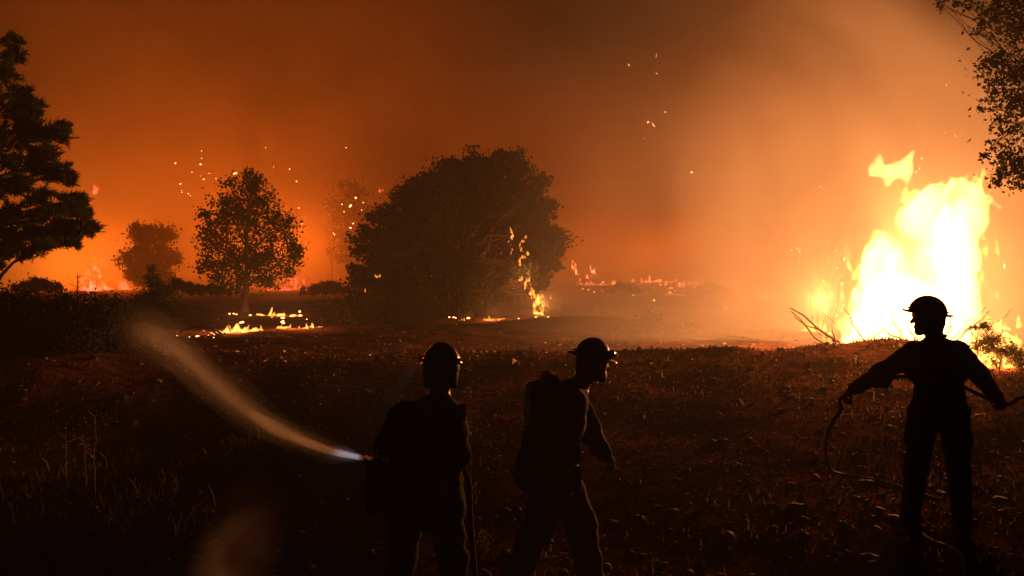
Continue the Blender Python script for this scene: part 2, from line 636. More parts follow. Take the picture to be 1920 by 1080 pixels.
smoke_volume('bank_smoke', 'rolling smoke bank behind the trees lit orange by the far fires', (-122, 46, -1.9), (122, 180, 58), dens_all, 0.7)
smoke_volume('fire_smoke', 'glowing smoke rolling round the big fire and low over the ground behind the crest', (-14, 16, -1.5), (27, 45.9, 19), dens_fire, 0.85)

# ------------------------------------------------------------------ flames
def light(parent, loc, power, col, radius=0.6):
    ld = bpy.data.lights.new('fire_light', 'POINT')
    ld.energy = power
    ld.color = col
    ld.shadow_soft_size = radius
    o = bpy.data.objects.new('fire_light', ld)
    COL.objects.link(o)
    o.parent = parent
    o.location = loc
    return o


def split_parts(V, Q, keep=10):
    lab = np.arange(len(V))
    while True:
        m = lab[Q].min(1)
        new = lab.copy()
        np.minimum.at(new, Q.ravel(), np.repeat(m, 4))
        new = new[new]
        if (new == lab).all():
            break
        lab = new
    fl = lab[Q[:, 0]]
    out = []
    for u in np.unique(fl):
        q = Q[fl == u]
        if len(q) < keep:
            continue
        vi, inv = np.unique(q.ravel(), return_inverse=True)
        out.append((V[vi], inv.reshape(-1, 4)))
    return out


def flame_thing(label, parts, mat, c, group=None, part='flame_tongue'):
    if len(parts) == 1:
        o = obj('flame', parts[0][0], parts[0][1], mat, None, c)
        return tag(o, label, 'flame', group)
    t = thing('flame', label, 'flame', c, group=group)
    for (v, q) in parts:
        obj(part, v, q, mat, t)
    return t


def flame_mesh(name, caps, h, seed, amp, freq, warp=0.0, k=0.12, zs=0.45, fine=0.0):
    """caps: (a, b, ra, rb) -> ragged flame hull"""
    pad = amp * 1.6 + warp + 3 * h
    P3 = np.array([[c[e][i] for i in range(3)] for c in caps for e in (0, 1)])
    R = max(max(c[2], c[3]) for c in caps)
    lo = P3.min(0) - R - pad
    hi = P3.max(0) + R + pad
    X, Y, Z = grid(lo, hi, h)
    D = None
    for c in caps:
        d = sd_cap(X, Y, Z, *c)
        D = d if D is None else np.minimum(D, d)
    nb = D < k + warp * 1.8 + amp * 1.3
    x, y, z = X[nb], Y[nb], Z[nb]
    wx = x + warp * vnoise(x * freq * 0.5, y * freq * 0.5, z * freq * 0.35, seed + 3)
    wy = y + warp * vnoise(x * freq * 0.5, y * freq * 0.5, z * freq * 0.35, seed + 4)
    wz = z + warp * 0.8 * vnoise(x * freq * 0.5, y * freq * 0.5, z * freq * 0.35, seed + 5)
    E = None
    for c in caps:
        d = sd_cap(wx, wy, wz, *c)
        E = d if E is None else smin(E, d, k)
    D[nb] = E
    mk = np.abs(D) < amp * 1.3
    D[mk] += amp * fbm(X[mk] * freq, Y[mk] * freq, (Z[mk] * zs) * freq, 4, seed)
    if fine:
        mk = np.abs(D) < fine * 1.3
        D[mk] += fine * fbm(X[mk] * freq * 2.7, Y[mk] * freq * 2.7, Z[mk] * zs * freq * 2.7, 3, seed + 8)
    D[0] = D[-1] = 1
    D[:, 0] = D[:, -1] = 1
    D[:, :, 0] = D[:, :, -1] = 1
    return split_parts(*surface_nets(D, lo, h))


# --- the big fire
FY = 21.5
px_m = FY / F


def pc(px, py, r, dy=0.0):
    p = P(px, py, FY)
    return (p.x, p.y + dy, p.z), r * px_m


def pcap(a, b, dy=0.0, dy2=None):
    (p, r), (q, s) = pc(*a, dy), pc(*b, dy if dy2 is None else dy2)
    return (p, q, r, s)


main = thing('burning_brush', 'towering white-hot fire consuming a brush heap behind the earth berm', 'fire', (10.2, FY, gz(10.2, FY)))
moff = Vector(main.location)
caps = [
    pcap((1625, 660, 40), (1655, 600, 46)), pcap((1700, 655, 60), (1700, 580, 62)), pcap((1775, 655, 55), (1780, 580, 50), 0.2),
    pcap((1655, 590, 48), (1650, 490, 38), -0.2), pcap((1660, 480, 30), (1668, 425, 6), -0.2),
    pcap((1715, 600, 46), (1712, 530, 18), 0.3), pcap((1790, 590, 50), (1792, 470, 46), 0.1),
    pcap((1795, 470, 46), (1815, 400, 42), 0.1), pcap((1820, 400, 38), (1822, 355, 27), 0.0),
    pcap((1790, 430, 36), (1725, 392, 36), -0.1), pcap((1725, 395, 32), (1695, 372, 12), -0.1),
    pcap((1745, 475, 15), (1738, 500, 12), 0.0), pcap((1590, 640, 20), (1598, 585, 8), -0.3),
    pcap((1805, 640, 40), (1825, 600, 20), 0.2), pcap((1580, 655, 16), (1575, 620, 4), -0.3),
    pcap((1625, 600, 20), (1620, 545, 5), 0.2), pcap((1770, 372, 14), (1778, 345, 5), 0.0),
]
for v_, q_ in flame_mesh('flame', caps, 0.044, 11, 0.30, 2.6, 0.34, 0.12, 0.5, 0.15):
    obj('flame_body', v_ - np.array(moff), q_, M['flame'], main)
caps2 = [pcap((1643, 312, 15), (1650, 288, 5)), pcap((1640, 318, 12), (1690, 318, 16)), pcap((1665, 325, 15), (1662, 338, 6)),
         pcap((1690, 315, 17), (1709, 285, 4)), pcap((1693, 325, 8), (1697, 345, 3))]
for v_, q_ in flame_mesh('flame_tongue', caps2, 0.026, 31, 0.13, 3.6, 0.14, 0.07, 0.5, 0.09):
    obj('flame_tongue', v_ - np.array(moff), q_, M['flame'], main)
rw_ = random.Random(17)
caps3 = []
for i in range(46):                       # torn wisps along the left flank and the top
    y_ = rw_.uniform(470, 655)
    x_ = 1640 - (y_ - 430) * 0.33 + rw_.gauss(0, 16)
    caps3.append(pcap((x_, y_, rw_.uniform(2, 7)), (x_ + rw_.uniform(-6, 8), y_ - rw_.uniform(8, 30), 1.2), rw_.uniform(-.6, .6)))
for i in range(16):
    x_ = rw_.uniform(1690, 1850)
    y_ = 372 - max(0, x_ - 1770) * .5 + rw_.gauss(0, 10)
    caps3.append(pcap((x_, y_, rw_.uniform(2, 6)), (x_ + rw_.uniform(-4, 4), y_ - rw_.uniform(8, 26), 1), rw_.uniform(-.3, .3)))
for i in range(14):
    x_, y_ = rw_.uniform(1845, 1858), rw_.uniform(400, 640)
    caps3.append(pcap((x_, y_, rw_.uniform(2, 6)), (x_ + rw_.uniform(-4, 6), y_ - rw_.uniform(8, 26), 1), rw_.uniform(-.3, .3)))
for i, c_ in enumerate(caps3):
    for v_, q_ in flame_mesh('flame_wisp', [c_], 0.022, 37 + i, 0.05, 6.5, 0.08, 0.03, 0.5, 0.02):
        obj('flame_wisp', v_ - np.array(moff), q_, M['flame_thin'], main)
rb = random.Random(4)
brush = MB()
for i in range(70):
    a = rb.uniform(0, 6.28)
    c = Vector((10.0 + rb.uniform(-1.9, 1.9), FY + rb.uniform(-0.7, 0.9), 0))
    c.z = gz(c.x, c.y) + 0.1
    L = rb.uniform(0.5, 1.7)
    e = c + Vector((math.cos(a) * L, math.sin(a) * L * 0.6, rb.uniform(0.1, 1.2)))
    r = rb.uniform(0.012, 0.045)
    brush.tube(wander(c, e, 5, 0.05, rb), [r, r * .9, r * .8, r * .7, r * .5, r * .3], 5)
bo = brush.build('burning_branches', M['char'], main)
bo.location = -moff
light(main, Vector((10.1, FY - 0.1, 2.5)) - moff, P_MAIN * 0.5, FIRE_COL, 0.8)
light(main, Vector((10.0, FY - 0.3, 1.0)) - moff, P_MAIN * 0.5, FIRE_COL, 0.7)


def ground_fire(px0, px1, py, Y, hpx, n, label, mat='flame_small', seed=1, power=0, col=None, lean=0.3, on_ground=True, group=None, vary=0.7):
    """a low row of flames standing on the ground between two photo columns"""
    rnd = random.Random(seed)
    a, b = P(px0, py, Y), P(px1, py, Y)
    c = (a + b) / 2
    if on_ground:
        c.z = gz(c.x, c.y)
    w = (b.x - a.x)
    H = hpx * Y / F
    cp = []
    for i in range(n):
        t = (i + rnd.uniform(0.1, 0.9)) / n
        x = -w / 2 + w * t
        yy = rnd.uniform(-0.2, 0.2) * max(w, 0.5)
        z0 = gz(c.x + x, c.y + yy) - c.z if on_ground else 0.0
        hh = H * (0.22 + 0.78 * rnd.random() ** 3.0) * (0.55 + 0.45 * math.sin(math.pi * t))
        r = min(hh * 0.3, max(w / n, 0.02)) * rnd.uniform(0.7, 1.3) + 0.012 * H
        cp.append(((x, yy, z0 + r * 0.3), (x + hh * rnd.uniform(-lean, lean), yy + rnd.uniform(-.1, .1) * hh, z0 + hh), r, r * 0.15))
        if rnd.random() < 0.75:
            rb_ = H * rnd.uniform(.06, .16)
            cp.append(((x - w / n, yy, z0 + rb_ * 0.4), (x + w / n * rnd.uniform(.3, 1.4), yy, z0 + rb_ * 0.4), rb_, rb_ * .7))
    hh = max(H / 22.0, w / 150.0)
    o = flame_thing(label, flame_mesh('flame', cp, hh, seed + 50, H * 0.12, 4.0 / H, H * 0.2, H * 0.06, 0.5, H * 0.05), M[mat], c, group)
    if power:
        light(o, (0, -0.1, H * 0.7 + (0.15 if Y < 54 else 3.0)), power * (FAR if Y > 54 else 1.0), col or FIRE_COL, max(0.12, H * 0.3) if Y < 54 else 4.0)
    return o


# low fire before and behind the backlit tree
ground_fire(402, 492, 624, 31.0, 22, 16, 'bright low flames burning along the ground beside the fallen branches', 'flame_small', 3, 550, FIRE_COL)
ground_fire(520, 600, 617, 33.0, 20, 9, 'ragged low flames burning just left of the shrub by the big oak', 'flame_small', 5, 350, FIRE_COL)
ground_fire(488, 560, 592, 43.0, 19, 9, 'broken flames on the ground right behind the low fire line', 'flame_small', 7, 300, FIRE_COL)
ground_fire(500, 600, 535, 74.0, 24, 14, 'far red fire glowing behind the backlit tree', 'flame_red', 9, 2600, FAR_COL)
ground_fire(440, 500, 532, 82.0, 14, 7, 'small far red flames left of the backlit tree trunk', 'flame_red', 10)
# far left
ground_fire(150, 200, 545, 74.0, 38, 9, 'pink red flames in the burning brush beyond the dark bank', 'flame_red', 13, 3200, FAR_COL)
ground_fire(60, 130, 552, 80.0, 16, 7, 'dull far flames low behind the left pine', 'flame_red', 14, 2200, (1.0, 0.22, 0.015))
# centre and right distance
ground_fire(1185, 1262, 527, 95.0, 15, 14, 'thin flame line on the far rise right of the big oak', 'flame_far', 17, 3000, FAR_COL)
ground_fire(1082, 1110, 524, 92.0, 20, 5, 'small red flames far beyond the right side of the big oak', 'flame_far', 19, 900, FAR_COL)
ground_fire(1362, 1420, 558, 58.0, 26, 8, 'slanting pinkish flames in the smoke left of the big fire', 'flame_red', 21, 900, FAR_COL)
ground_fire(1415, 1440, 558, 57.0, 36, 4, 'thin upright flames beside the slanting pinkish flames', 'flame_thin', 22)
ground_fire(1468, 1480, 560, 52.0, 22, 3, 'small flame spot in the smoke between slanting flames and big fire', 'flame_thin', 24)
ground_fire(1520, 1552, 606, 31.0, 74, 5, 'thin flames climbing a scorched sapling left of the big fire', 'flame_thin', 26, 700, FIRE_COL)
ground_fire(1136, 1150, 622, 36.0, 26, 3, 'lone little flame on the ground between oak and big fire', 'flame_thin', 28)

ground_fire(1085, 1180, 527, 88.0, 12, 10, 'broken red flame line on the far rise just right of the oak', 'flame_far', 61)
ground_fire(1270, 1345, 528, 90.0, 12, 9, 'faint red flame line on the far rise left of the slanting flames', 'flame_far', 63, 1800, FAR_COL)
ground_fire(1245, 1285, 546, 66.0, 7, 5, 'short streak of embers burning on the ground before the far rise', 'flame_far', 65)
ground_fire(1410, 1450, 530, 82.0, 16, 6, 'small flames on the far rise above the slanting flames', 'flame_far', 67)
ground_fire(1500, 1535, 560, 44.0, 26, 5, 'ragged flames on the ground left of the scorched sapling', 'flame_thin', 69, 200, FIRE_COL)
ground_fire(560, 640, 536, 80.0, 12, 9, 'red flame line between the backlit tree and the oak', 'flame_red', 72, 900, FAR_COL)
ground_fire(425, 470, 522, 125.0, 14, 6, 'added far flames behind the trunk of the backlit tree, lighting the smoke', 'flame_red', 76, 13000, FAR_COL)  # added fire: its strong lamp is there to light the sky smoke broadly
ground_fire(205, 250, 548, 76.0, 22, 6, 'red flames behind the pale small tree', 'flame_red', 74, 900, FAR_COL)

# ------------------------------------------------------------------ vegetation
def leaf_mesh(C, size, seed, aspect=0.5, dirs=None, jitter=0.5):
    """one small folded leaf per centre"""
    r = np.random.default_rng(seed)
    n = len(C)
    a = r.normal(size=(n, 3))
    if dirs is not None:
        a = dirs + jitter * a
    a /= np.linalg.norm(a, axis=1, keepdims=True)
    b = np.cross(a, r.normal(size=(n, 3)))
    b /= np.linalg.norm(b, axis=1, keepdims=True) + 1e-9
    c = np.cross(a, b)
    s = (size * r.uniform(0.6, 1.35, n))[:, None]
    V = np.stack([C - a * s * .5, C + b * s * aspect * .5 + c * s * .08, C + a * s * .5, C - b * s * aspect * .5 + c * s * .08], 1)
    return V.reshape(-1, 3), np.arange(4 * n).reshape(n, 4)


def tree(name, label, base, trunk_r, blobs, n_leaf, leaf, cat='tree', mat='leaf', seed=1, cl_per_blob=18, spread=0.16,
         fork=0.35, twigs=True, group=None, trunk_top=None, aspect=0.55, shell=0.55, sink=0.1, limb_f=0.6):
    """blobs: (Vector centre, radius or (rx, ry, rz)) in world coordinates"""
    rnd = random.Random(seed)
    nr = np.random.default_rng(seed)
    bz = gz(base[0], base[1])
    b0 = Vector((base[0], base[1], bz - sink))
    t = thing(name, label, cat, b0, group=group)
    cs = [Vector(b[0]) for b in blobs]
    top = trunk_top or (sum(cs, Vector()) / len(cs))
    top = Vector(top)
    mb = MB()
    H = (top - b0).length
    tr = wander(Vector((0, 0, 0)), top - b0, 10, 0.025, rnd)
    rad = [trunk_r * (1.35 if i == 0 else 1.0) * (1 - 0.75 * i / 10) for i in range(11)]
    mb.tube(tr, rad, 8)
    C, N = [], []
    rs = [b[1] if isinstance(b[1], (tuple, list)) else (b[1], b[1], b[1]) for b in blobs]
    vol = np.array([r[0] * r[1] * r[2] for r in rs]) ** 0.75
    vol = vol / vol.sum()
    for (c, r, w) in zip(cs, rs, vol):
        f = min(0.95, max(fork, rnd.uniform(fork, 0.95)))
        i0 = int(f * 10)
        a = tr[i0]
        e = c - b0
        limb = wander(a, e, 7, 0.06, rnd, 0.04)
        r0 = rad[i0] * limb_f
        mb.tube(limb, [r0 * (1 - 0.8 * i / 7) for i in range(8)], 6)
        for q in range(cl_per_blob):
            d = nr.normal(size=3)
            d /= np.linalg.norm(d)
            m = nr.uniform(0, 1) ** shell
            p = np.array(e) + d * m * np.array(r)
            if p[2] + b0.z < gz(p[0] + b0.x, p[1] + b0.y):
                p[2] = gz(p[0] + b0.x, p[1] + b0.y) - b0.z + 0.1
            if twigs:
                s = limb[rnd.randint(3, 7)]
                mb.tube(wander(s, p, 4, 0.08, rnd), [r0 * .25, r0 * .2, r0 * .15, r0 * .1, r0 * .05], 4)
            k = max(3, int(n_leaf * w / cl_per_blob))
            sg = spread * min(r) * nr.uniform(0.6, 1.5)
            C.append(p + nr.normal(size=(k, 3)) * sg * np.array([1.1, 1.1, 0.75]))
    C = np.concatenate(C)
    V, Q = leaf_mesh(C, leaf, seed + 7, aspect)
    mb.build('trunk', M['bark'], t)
    cr = obj('crown', V, Q, M[mat], t, smooth=False)
    return t


def blobs_at(Y, lst, depth=0.8, seed=0):
    rnd = random.Random(seed)
    k = Y / F
    out = []
    for q in lst:
        px, py, r = q[:3]
        y2 = Y + (q[3] if len(q) > 3 else rnd.uniform(-1, 1) * r * k * depth)
        out.append((P(px, py, y2), r * y2 / F))
    return out


# the big oak
oak = [(700, 470, 42), (690, 525, 45), (745, 420, 55), (795, 375, 55), (850, 345, 55), (905, 345, 50), (955, 330, 48),
       (1000, 375, 42), (1015, 455, 42), (1005, 500, 40), (940, 430, 80), (850, 440, 95), (765, 490, 75), (870, 510, 55),
       (955, 505, 36), (800, 545, 52), (715, 570, 50), (985, 415, 46), (820, 400, 66), (900, 390, 66),
       (895, 325, 42), (870, 545, 45), (930, 545, 34), (800, 570, 45), (760, 560, 45), (847, 303, 17), (872, 308, 14), (945, 297, 20), (975, 312, 16), (915, 305, 12), (800, 335, 14), (775, 345, 13), (1015, 340, 16), (1032, 385, 14), (1022, 415, 10),
       (1042, 440, 16), (1050, 470, 13), (1040, 500, 14), (745, 375, 13), (715, 405, 14), (685, 430, 13), (672, 470, 13), (665, 505, 13), (1020, 530, 14), (1000, 545, 12)]
tree('oak_tree', 'broad dark oak with flames climbing its right side', (P(870, 590, 42).x, 42), 0.42, blobs_at(42, oak, 1.0, 3), 120000, 0.2,
     mat='dense_leaf', seed=21, cl_per_blob=30, spread=0.17, fork=0.25)
tree('shrub', 'dark rounded shrub at the left foot of the big oak', (P(655, 600, 36).x, 36), 0.08,
     blobs_at(36, [(650, 595, 36), (690, 590, 42), (730, 600, 42), (615, 612, 20), (770, 605, 40), (680, 555, 25)], 0.6, 4), 22000, 0.11, 'shrub', 'shrub', 31, 22, 0.22)
# the backlit tree
mid = [(470, 345, 28), (440, 375, 36), (495, 375, 32), (415, 420, 40), (460, 420, 42), (510, 430, 42), (395, 460, 26), (545, 460, 26),
       (440, 480, 42), (500, 490, 42), (400, 500, 26), (545, 490, 22), (465, 325, 14), (430, 345, 16), (420, 520, 28), (500, 525, 26), (380, 495, 16), (555, 470, 16), (385, 430, 14), (450, 535, 22), (540, 510, 16), (480, 335, 10), (385, 400, 9), (520, 400, 10)]
tree('deciduous_tree', 'upright round-headed tree backlit by the far red fire', (P(458, 600, 45).x, 45), 0.2, blobs_at(45, mid, 0.9, 5), 9500, 0.19,
     mat='leaf', seed=41, cl_per_blob=20, spread=0.22, fork=0.2)
# hazy ones
tree('hazy_tree', 'pale small tree fading into smoke between pine and backlit tree', (P(285, 560, 69).x, 69), 0.16,
     blobs_at(69, [(268, 440, 26), (300, 445, 24), (262, 480, 28), (310, 485, 22), (285, 520, 34), (250, 510, 18)], 0.8, 6), 12000, 0.24, seed=51, cl_per_blob=14, spread=0.25)
tree('young_conifer', 'dark young conifer standing at the end of the dark bank', (P(286, 600, 26).x, 26), 0.07,
     blobs_at(26, [(285, 505, 9), (286, 530, 18), (275, 560, 26), (305, 560, 24), (285, 590, 34), (262, 595, 22), (318, 598, 24)], 0.6, 7), 9000, 0.1, mat='needle', seed=61, cl_per_blob=14, spread=0.28, aspect=0.25)
tree('hazy_tree', 'faint tree in the smoke just left of the big oak', (P(655, 540, 78).x, 78), 0.16,
     blobs_at(78, [(660, 360, 24), (645, 395, 26), (672, 400, 24), (655, 440, 26), (640, 475, 22)], 0.8, 8), 3600, 0.3, seed=71, cl_per_blob=12, spread=0.3)
tree('hazy_tree', 'faint scorched tree in the glow left of the big fire', (P(1492, 560, 48).x, 48), 0.14,
     blobs_at(48, [(1495, 370, 22), (1480, 405, 24), (1510, 410, 20), (1495, 445, 26), (1440, 430, 22), (1505, 480, 18)], 0.8, 9), 3600, 0.2, seed=81, cl_per_blob=12, spread=0.3)
tree('shrub', 'low hazy shrub on the open ground between oak and big fire', (P(1215, 632, 30).x, 30), 0.05,
     blobs_at(30, [(1190, 622, 20), (1225, 612, 24), (1265, 625, 20), (1160, 630, 14), (1295, 632, 12)], 0.8, 10), 9000, 0.1, 'shrub', 'shrub', 91, 14, 0.25)
tree('shrub', 'dark thicket on the rise right behind the big oak', (P(1090, 590, 44).x, 44), 0.05,
     blobs_at(44, [(1060, 592, 18), (1100, 590, 18), (1135, 594, 14), (1030, 596, 18)], 0.8, 11), 6000, 0.13, 'shrub', 'shrub', 93, 12, 0.25)

for i, (px_, py_, Y_, r_, lab) in enumerate([(70, 532, 52, 14, 'hazy low brush on the far ground under the pine'), (335, 536, 54, 13, 'hazy low brush between pale small tree and backlit tree'),
                                     (395, 540, 50, 12, 'small hazy brush just left of the backlit tree foot'), (610, 538, 56, 14, 'hazy low brush between backlit tree and oak'),
                                     (1165, 536, 58, 10, 'hazy low brush on the far field right of the oak'), (1330, 540, 54, 12, 'hazy low brush left of the slanting flames')]):
    tree('brush', lab, (P(px_, 0, Y_).x, Y_), 0.05, blobs_at(Y_, [(px_, py_, r_), (px_ - 1.6 * r_, py_ + 5, r_ * .8), (px_ + 1.5 * r_, py_ + 4, r_ * .9), (px_ + 2.8 * r_, py_ + 7, r_ * .6), (px_ - 3 * r_, py_ + 8, r_ * .5)], .8, 60 + i),
         3000, .16, 'shrub', 'shrub', 150 + i, 10, .3)
# the bank of bushes on the left
bank = [((18, 609, 30), (48, 599, 24), (10, 639, 40), 'dark bush at the foot of the left pine'),
        ((75, 601, 24), (95, 609, 26), (70, 634, 36), 'rounded bush second along the dark bank'),
        ((128, 566, 20), (125, 590, 28), (120, 629, 34), 'taller bush with a knobbly top on the dark bank'),
        ((165, 601, 26), (180, 609, 28), (160, 634, 36), 'low bush between the knobbly bush and bank end'),
        ((215, 582, 26), (200, 600, 34), (230, 629, 30), 'bush at the end of the dark bank before the young conifer')]
for i, (a, b, c, lab) in enumerate(bank):
    tree('bush', lab, (P(b[0], 620, 17).x, 17 + 0.3 * (i % 2)), 0.05, blobs_at(17, [a, b, c], 0.7, 20 + i) + [(Vector((P(b[0] + dx_, 620, 17).x, 17 + dy_, gz(P(b[0] + dx_, 620, 17).x, 17 + dy_) + .3)), (.75, .6, .55)) for dx_, dy_ in ((-18, -.5), (18, -.6), (0, -1.0))], 14000, 0.075, 'bush', 'shrub', 100 + i, 20, 0.26, group='bushes along the dark bank')


# ---- the pine on the left
def pine():
    rnd = random.Random(77)
    nr = np.random.default_rng(77)
    Y = 20.0
    bx = P(-40, 600, Y).x
    b0 = Vector((bx, Y, gz(bx, Y) - 0.1))
    t = thing('pine_tree', 'tall black pine with layered drooping branches at the left edge', 'tree', b0)
    mb = MB()
    H = 9.6
    tr = wander((0, 0, 0), (0.25, 0.1, H), 12, 0.012, rnd)
    mb.tube(tr, [0.24 * (1 - 0.85 * i / 12) + 0.01 for i in range(13)], 9)
    C, D = [], []
    # clumps of foliage: (px, py, r)
    cl = [(22, 75, 22), (28, 105, 20), (15, 140, 26), (40, 175, 24), (62, 195, 24), (30, 210, 30), (75, 245, 30), (110, 255, 26), (45, 270, 34),
          (120, 240, 14), (20, 300, 34), (70, 310, 34), (115, 320, 26), (130, 335, 16), (40, 350, 30), (20, 400, 30), (80, 370, 24),
          (130, 390, 26), (155, 400, 20), (60, 420, 36), (110, 430, 32), (160, 430, 24), (172, 425, 16), (30, 455, 30), (85, 465, 28), (60, 440, 24), (10, 470, 20), (5, 440, 34), (-15, 500, 36), (150, 375, 14), (95, 400, 26), (135, 455, 16), (90, 285, 24), (60, 215, 20), (50, 235, 26), (10, 350, 36), (-10, 250, 40), (0, 180, 30),
          (-30, 100, 40), (-40, 200, 50), (-60, 300, 60), (-50, 400, 60), (-120, 350, 60), (-110, 250, 50), (-90, 450, 50), (-150, 430, 50), (-60, 30, 30)]
    for (px, py, r) in cl:
        y2 = Y + rnd.uniform(-1.3, 1.3) + (0 if px > -20 else rnd.uniform(-1, 1))
        c = P(px, py, y2) - b0
        rr = r * Y / F
        zt = max(0.8, min(H - 0.6, c.z + rnd.uniform(-0.5, 0.35)))
        i0 = int(zt / H * 12)
        limb = wander(tr[i0], c, 6, 0.05, rnd, 0.05)
        mb.tube(limb, [0.055, .05, .04, .03, .024, .018, .01], 5)
        for q in range(17):
            d = nr.normal(size=3)
            d /= np.linalg.norm(d)
            e = Vector(np.array(c) + d * rr * nr.uniform(0.3, 1.0) * np.array([1, 1, .75]))
            s = limb[rnd.randint(3, 6)]
            tw = wander(s, e, 3, 0.06, rnd, 0.05)
            mb.tube(tw, [.012, .009, .007, .004], 4)
            dv = (e - s).normalized() + Vector((0, 0, 0.35))
            dv = np.array(dv.normalized())
            m = 62
            u = nr.uniform(0.25, 1.05, m)[:, None]
            base = np.array(s) * (1 - u) + np.array(e) * u
            nd = dv + nr.normal(size=(m, 3)) * 0.65
            nd /= np.linalg.norm(nd, axis=1, keepdims=True)
            C.append(base + nd * 0.08)
            D.append(nd)
    V, Q = leaf_mesh(np.concatenate(C), 0.2, 5, 0.13, np.concatenate(D), 0.02)
    mb.build('trunk', M['bark'], t)
    obj('crown', V, Q, M['needle'], t, smooth=False)


pine()

# ---- the leafy branch hanging in on the right
right = [(1885, 20, 40), (1850, 22, 18), (1835, 60, 10), (1905, 55, 30), (1845, 125, 20), (1870, 110, 22), (1895, 130, 26), (1865, 150, 18), (1860, 190, 12), (1885, 180, 24),
         (1905, 200, 26), (1838, 205, 7), (1870, 225, 14), (1895, 240, 16), (1860, 272, 12), (1885, 290, 24), (1905, 310, 26), (1845, 292, 7), (1880, 330, 18),
         (1868, 345, 8), (1910, 345, 14), (1765, 8, 12), (1792, 6, 9), (1815, 8, 10), (1960, 60, 70), (1980, 200, 70), (1970, 300, 60), (2060, 120, 90), (2080, 260, 90)]
tree('broadleaf_tree', 'overhanging leafy branches at the right edge above the big fire', (P(2180, 900, 11.5).x, 11.6), 0.16,
     blobs_at(11.5, right, 0.6, 14), 15000, 0.062, mat='leaf', seed=121, cl_per_blob=11, spread=0.4, fork=0.6, aspect=0.6, shell=0.6, trunk_top=P(2120, 20, 11.5), limb_f=0.22)

# ---- burning shrub behind the right firefighter
tree('burning_shrub', 'low leafy shrub catching fire right of the standing firefighter', (P(1878, 700, 15.2).x, 15.2), 0.05,
     blobs_at(15.2, [(1850, 640, 22), (1880, 655, 24), (1840, 610, 14), (1905, 675, 20), (1860, 680, 14), (1930, 680, 24)], 0.6, 15), 2600, 0.06, 'shrub', 'leaf', 131, 9, 0.3)
ground_fire(1800, 1930, 706, 15.6, 36, 14, 'flames at the foot of the shrub right of the standing firefighter', 'flame_small', 41, 500, FIRE_COL)
ground_fire(1800, 1872, 690, 15.9, 90, 9, 'flames licking through the leaves of the low burning shrub', 'flame_small', 43, 300, FIRE_COL)
ground_fire(1848, 1864, 600, 15.5, 20, 2, 'loose flame tongue above the low burning shrub', 'flame_small', 44, on_ground=False)
ground_fire(1880, 1915, 668, 15.5, 20, 5, 'small flames in the crown of the low burning shrub', 'flame_small', 45, on_ground=False)


def oak_fire(pts, label, seed, Y=40.6, mat='flame_thin', amp=1.0, power=0):
    rnd = random.Random(seed)
    k = Y / F
    c0 = P(pts[0][0], pts[0][1], Y)
    cp = []
    for (px, py, r, up) in pts:
        p = P(px, py, Y + rnd.uniform(-0.3, 0.3)) - c0
        cp.append((tuple(p), (p.x + rnd.uniform(-.3, .3) * up * k, p.y, p.z + up * k), r * k, r * k * 0.2))
    o = flame_thing(label, flame_mesh('flame', cp, 0.022, seed, 0.06 * amp, 9.0, 0.09, 0.03, 0.5, 0.02), M[mat], c0)
    if power:
        light(o, (0, -0.3, 0.2), power, FIRE_COL, 0.2)


rr = random.Random(9)
oak_fire([(1850 + rr.uniform(-55, 70), 652 + rr.uniform(-45, 45), rr.uniform(2.5, 7), rr.uniform(8, 24)) for i in range(44)], 'many torn flames all through the low burning shrub', 239, 15.7, 'flame_small')
oak_fire([(1880 + rr.uniform(-38, 45), 696 + rr.uniform(-8, 4), rr.uniform(5, 11), rr.uniform(8, 18)) for i in range(18)], 'bright bed of fire under the low burning shrub', 241, 15.45, 'flame_small', power=300)
up = [(958 + rr.uniform(-3, 3), y, rr.uniform(1.2, 2.6), rr.uniform(4, 9)) for y in range(434, 480, 7)]
oak_fire(up, 'string of small flames high in the right of the oak crown', 201)
up = [(980 + 6 * math.sin(y * .2) + rr.uniform(-4, 4), y, rr.uniform(1.4, 3.2), rr.uniform(5, 10)) for y in range(447, 500, 6)]
oak_fire(up, 'second string of flames lower in the right of the oak crown', 203)
up = [(982 + (y - 520) * 0.55 + rr.uniform(-9, 9), y, rr.uniform(1.0, 3.2), rr.uniform(6, 13)) for y in range(520, 576, 2)]
oak_fire(up, 'stream of flames running up the right side of the oak', 205, power=260)
ground_fire(1004, 1038, 589, 44.0, 22, 5, 'bright ground flame at the right foot of the oak', 'flame_small', 207, 250, FIRE_COL)
ground_fire(912, 942, 598, 39.5, 18, 4, 'broken flames under the middle of the oak', 'flame_thin', 209, 150, FIRE_COL)
ground_fire(860, 873, 601, 39.0, 20, 2, 'tiny flame under the trunk of the oak', 'flame_thin', 211)
oak_fire([(706, 520, 3, 5), (712, 518, 2, 4)], 'small flame glinting low in the left of the oak crown', 213, 38.5)
oak_fire([(682, 547, 2.5, 4), (676, 549, 2, 4)], 'small flame above the dark shrub at the oak', 215, 34.2)
# scorched branches left of the big fire
def spot_fire(lst, Y, label, seed, mat='flame_thin'):
    oak_fire(lst, label, seed, Y, mat)


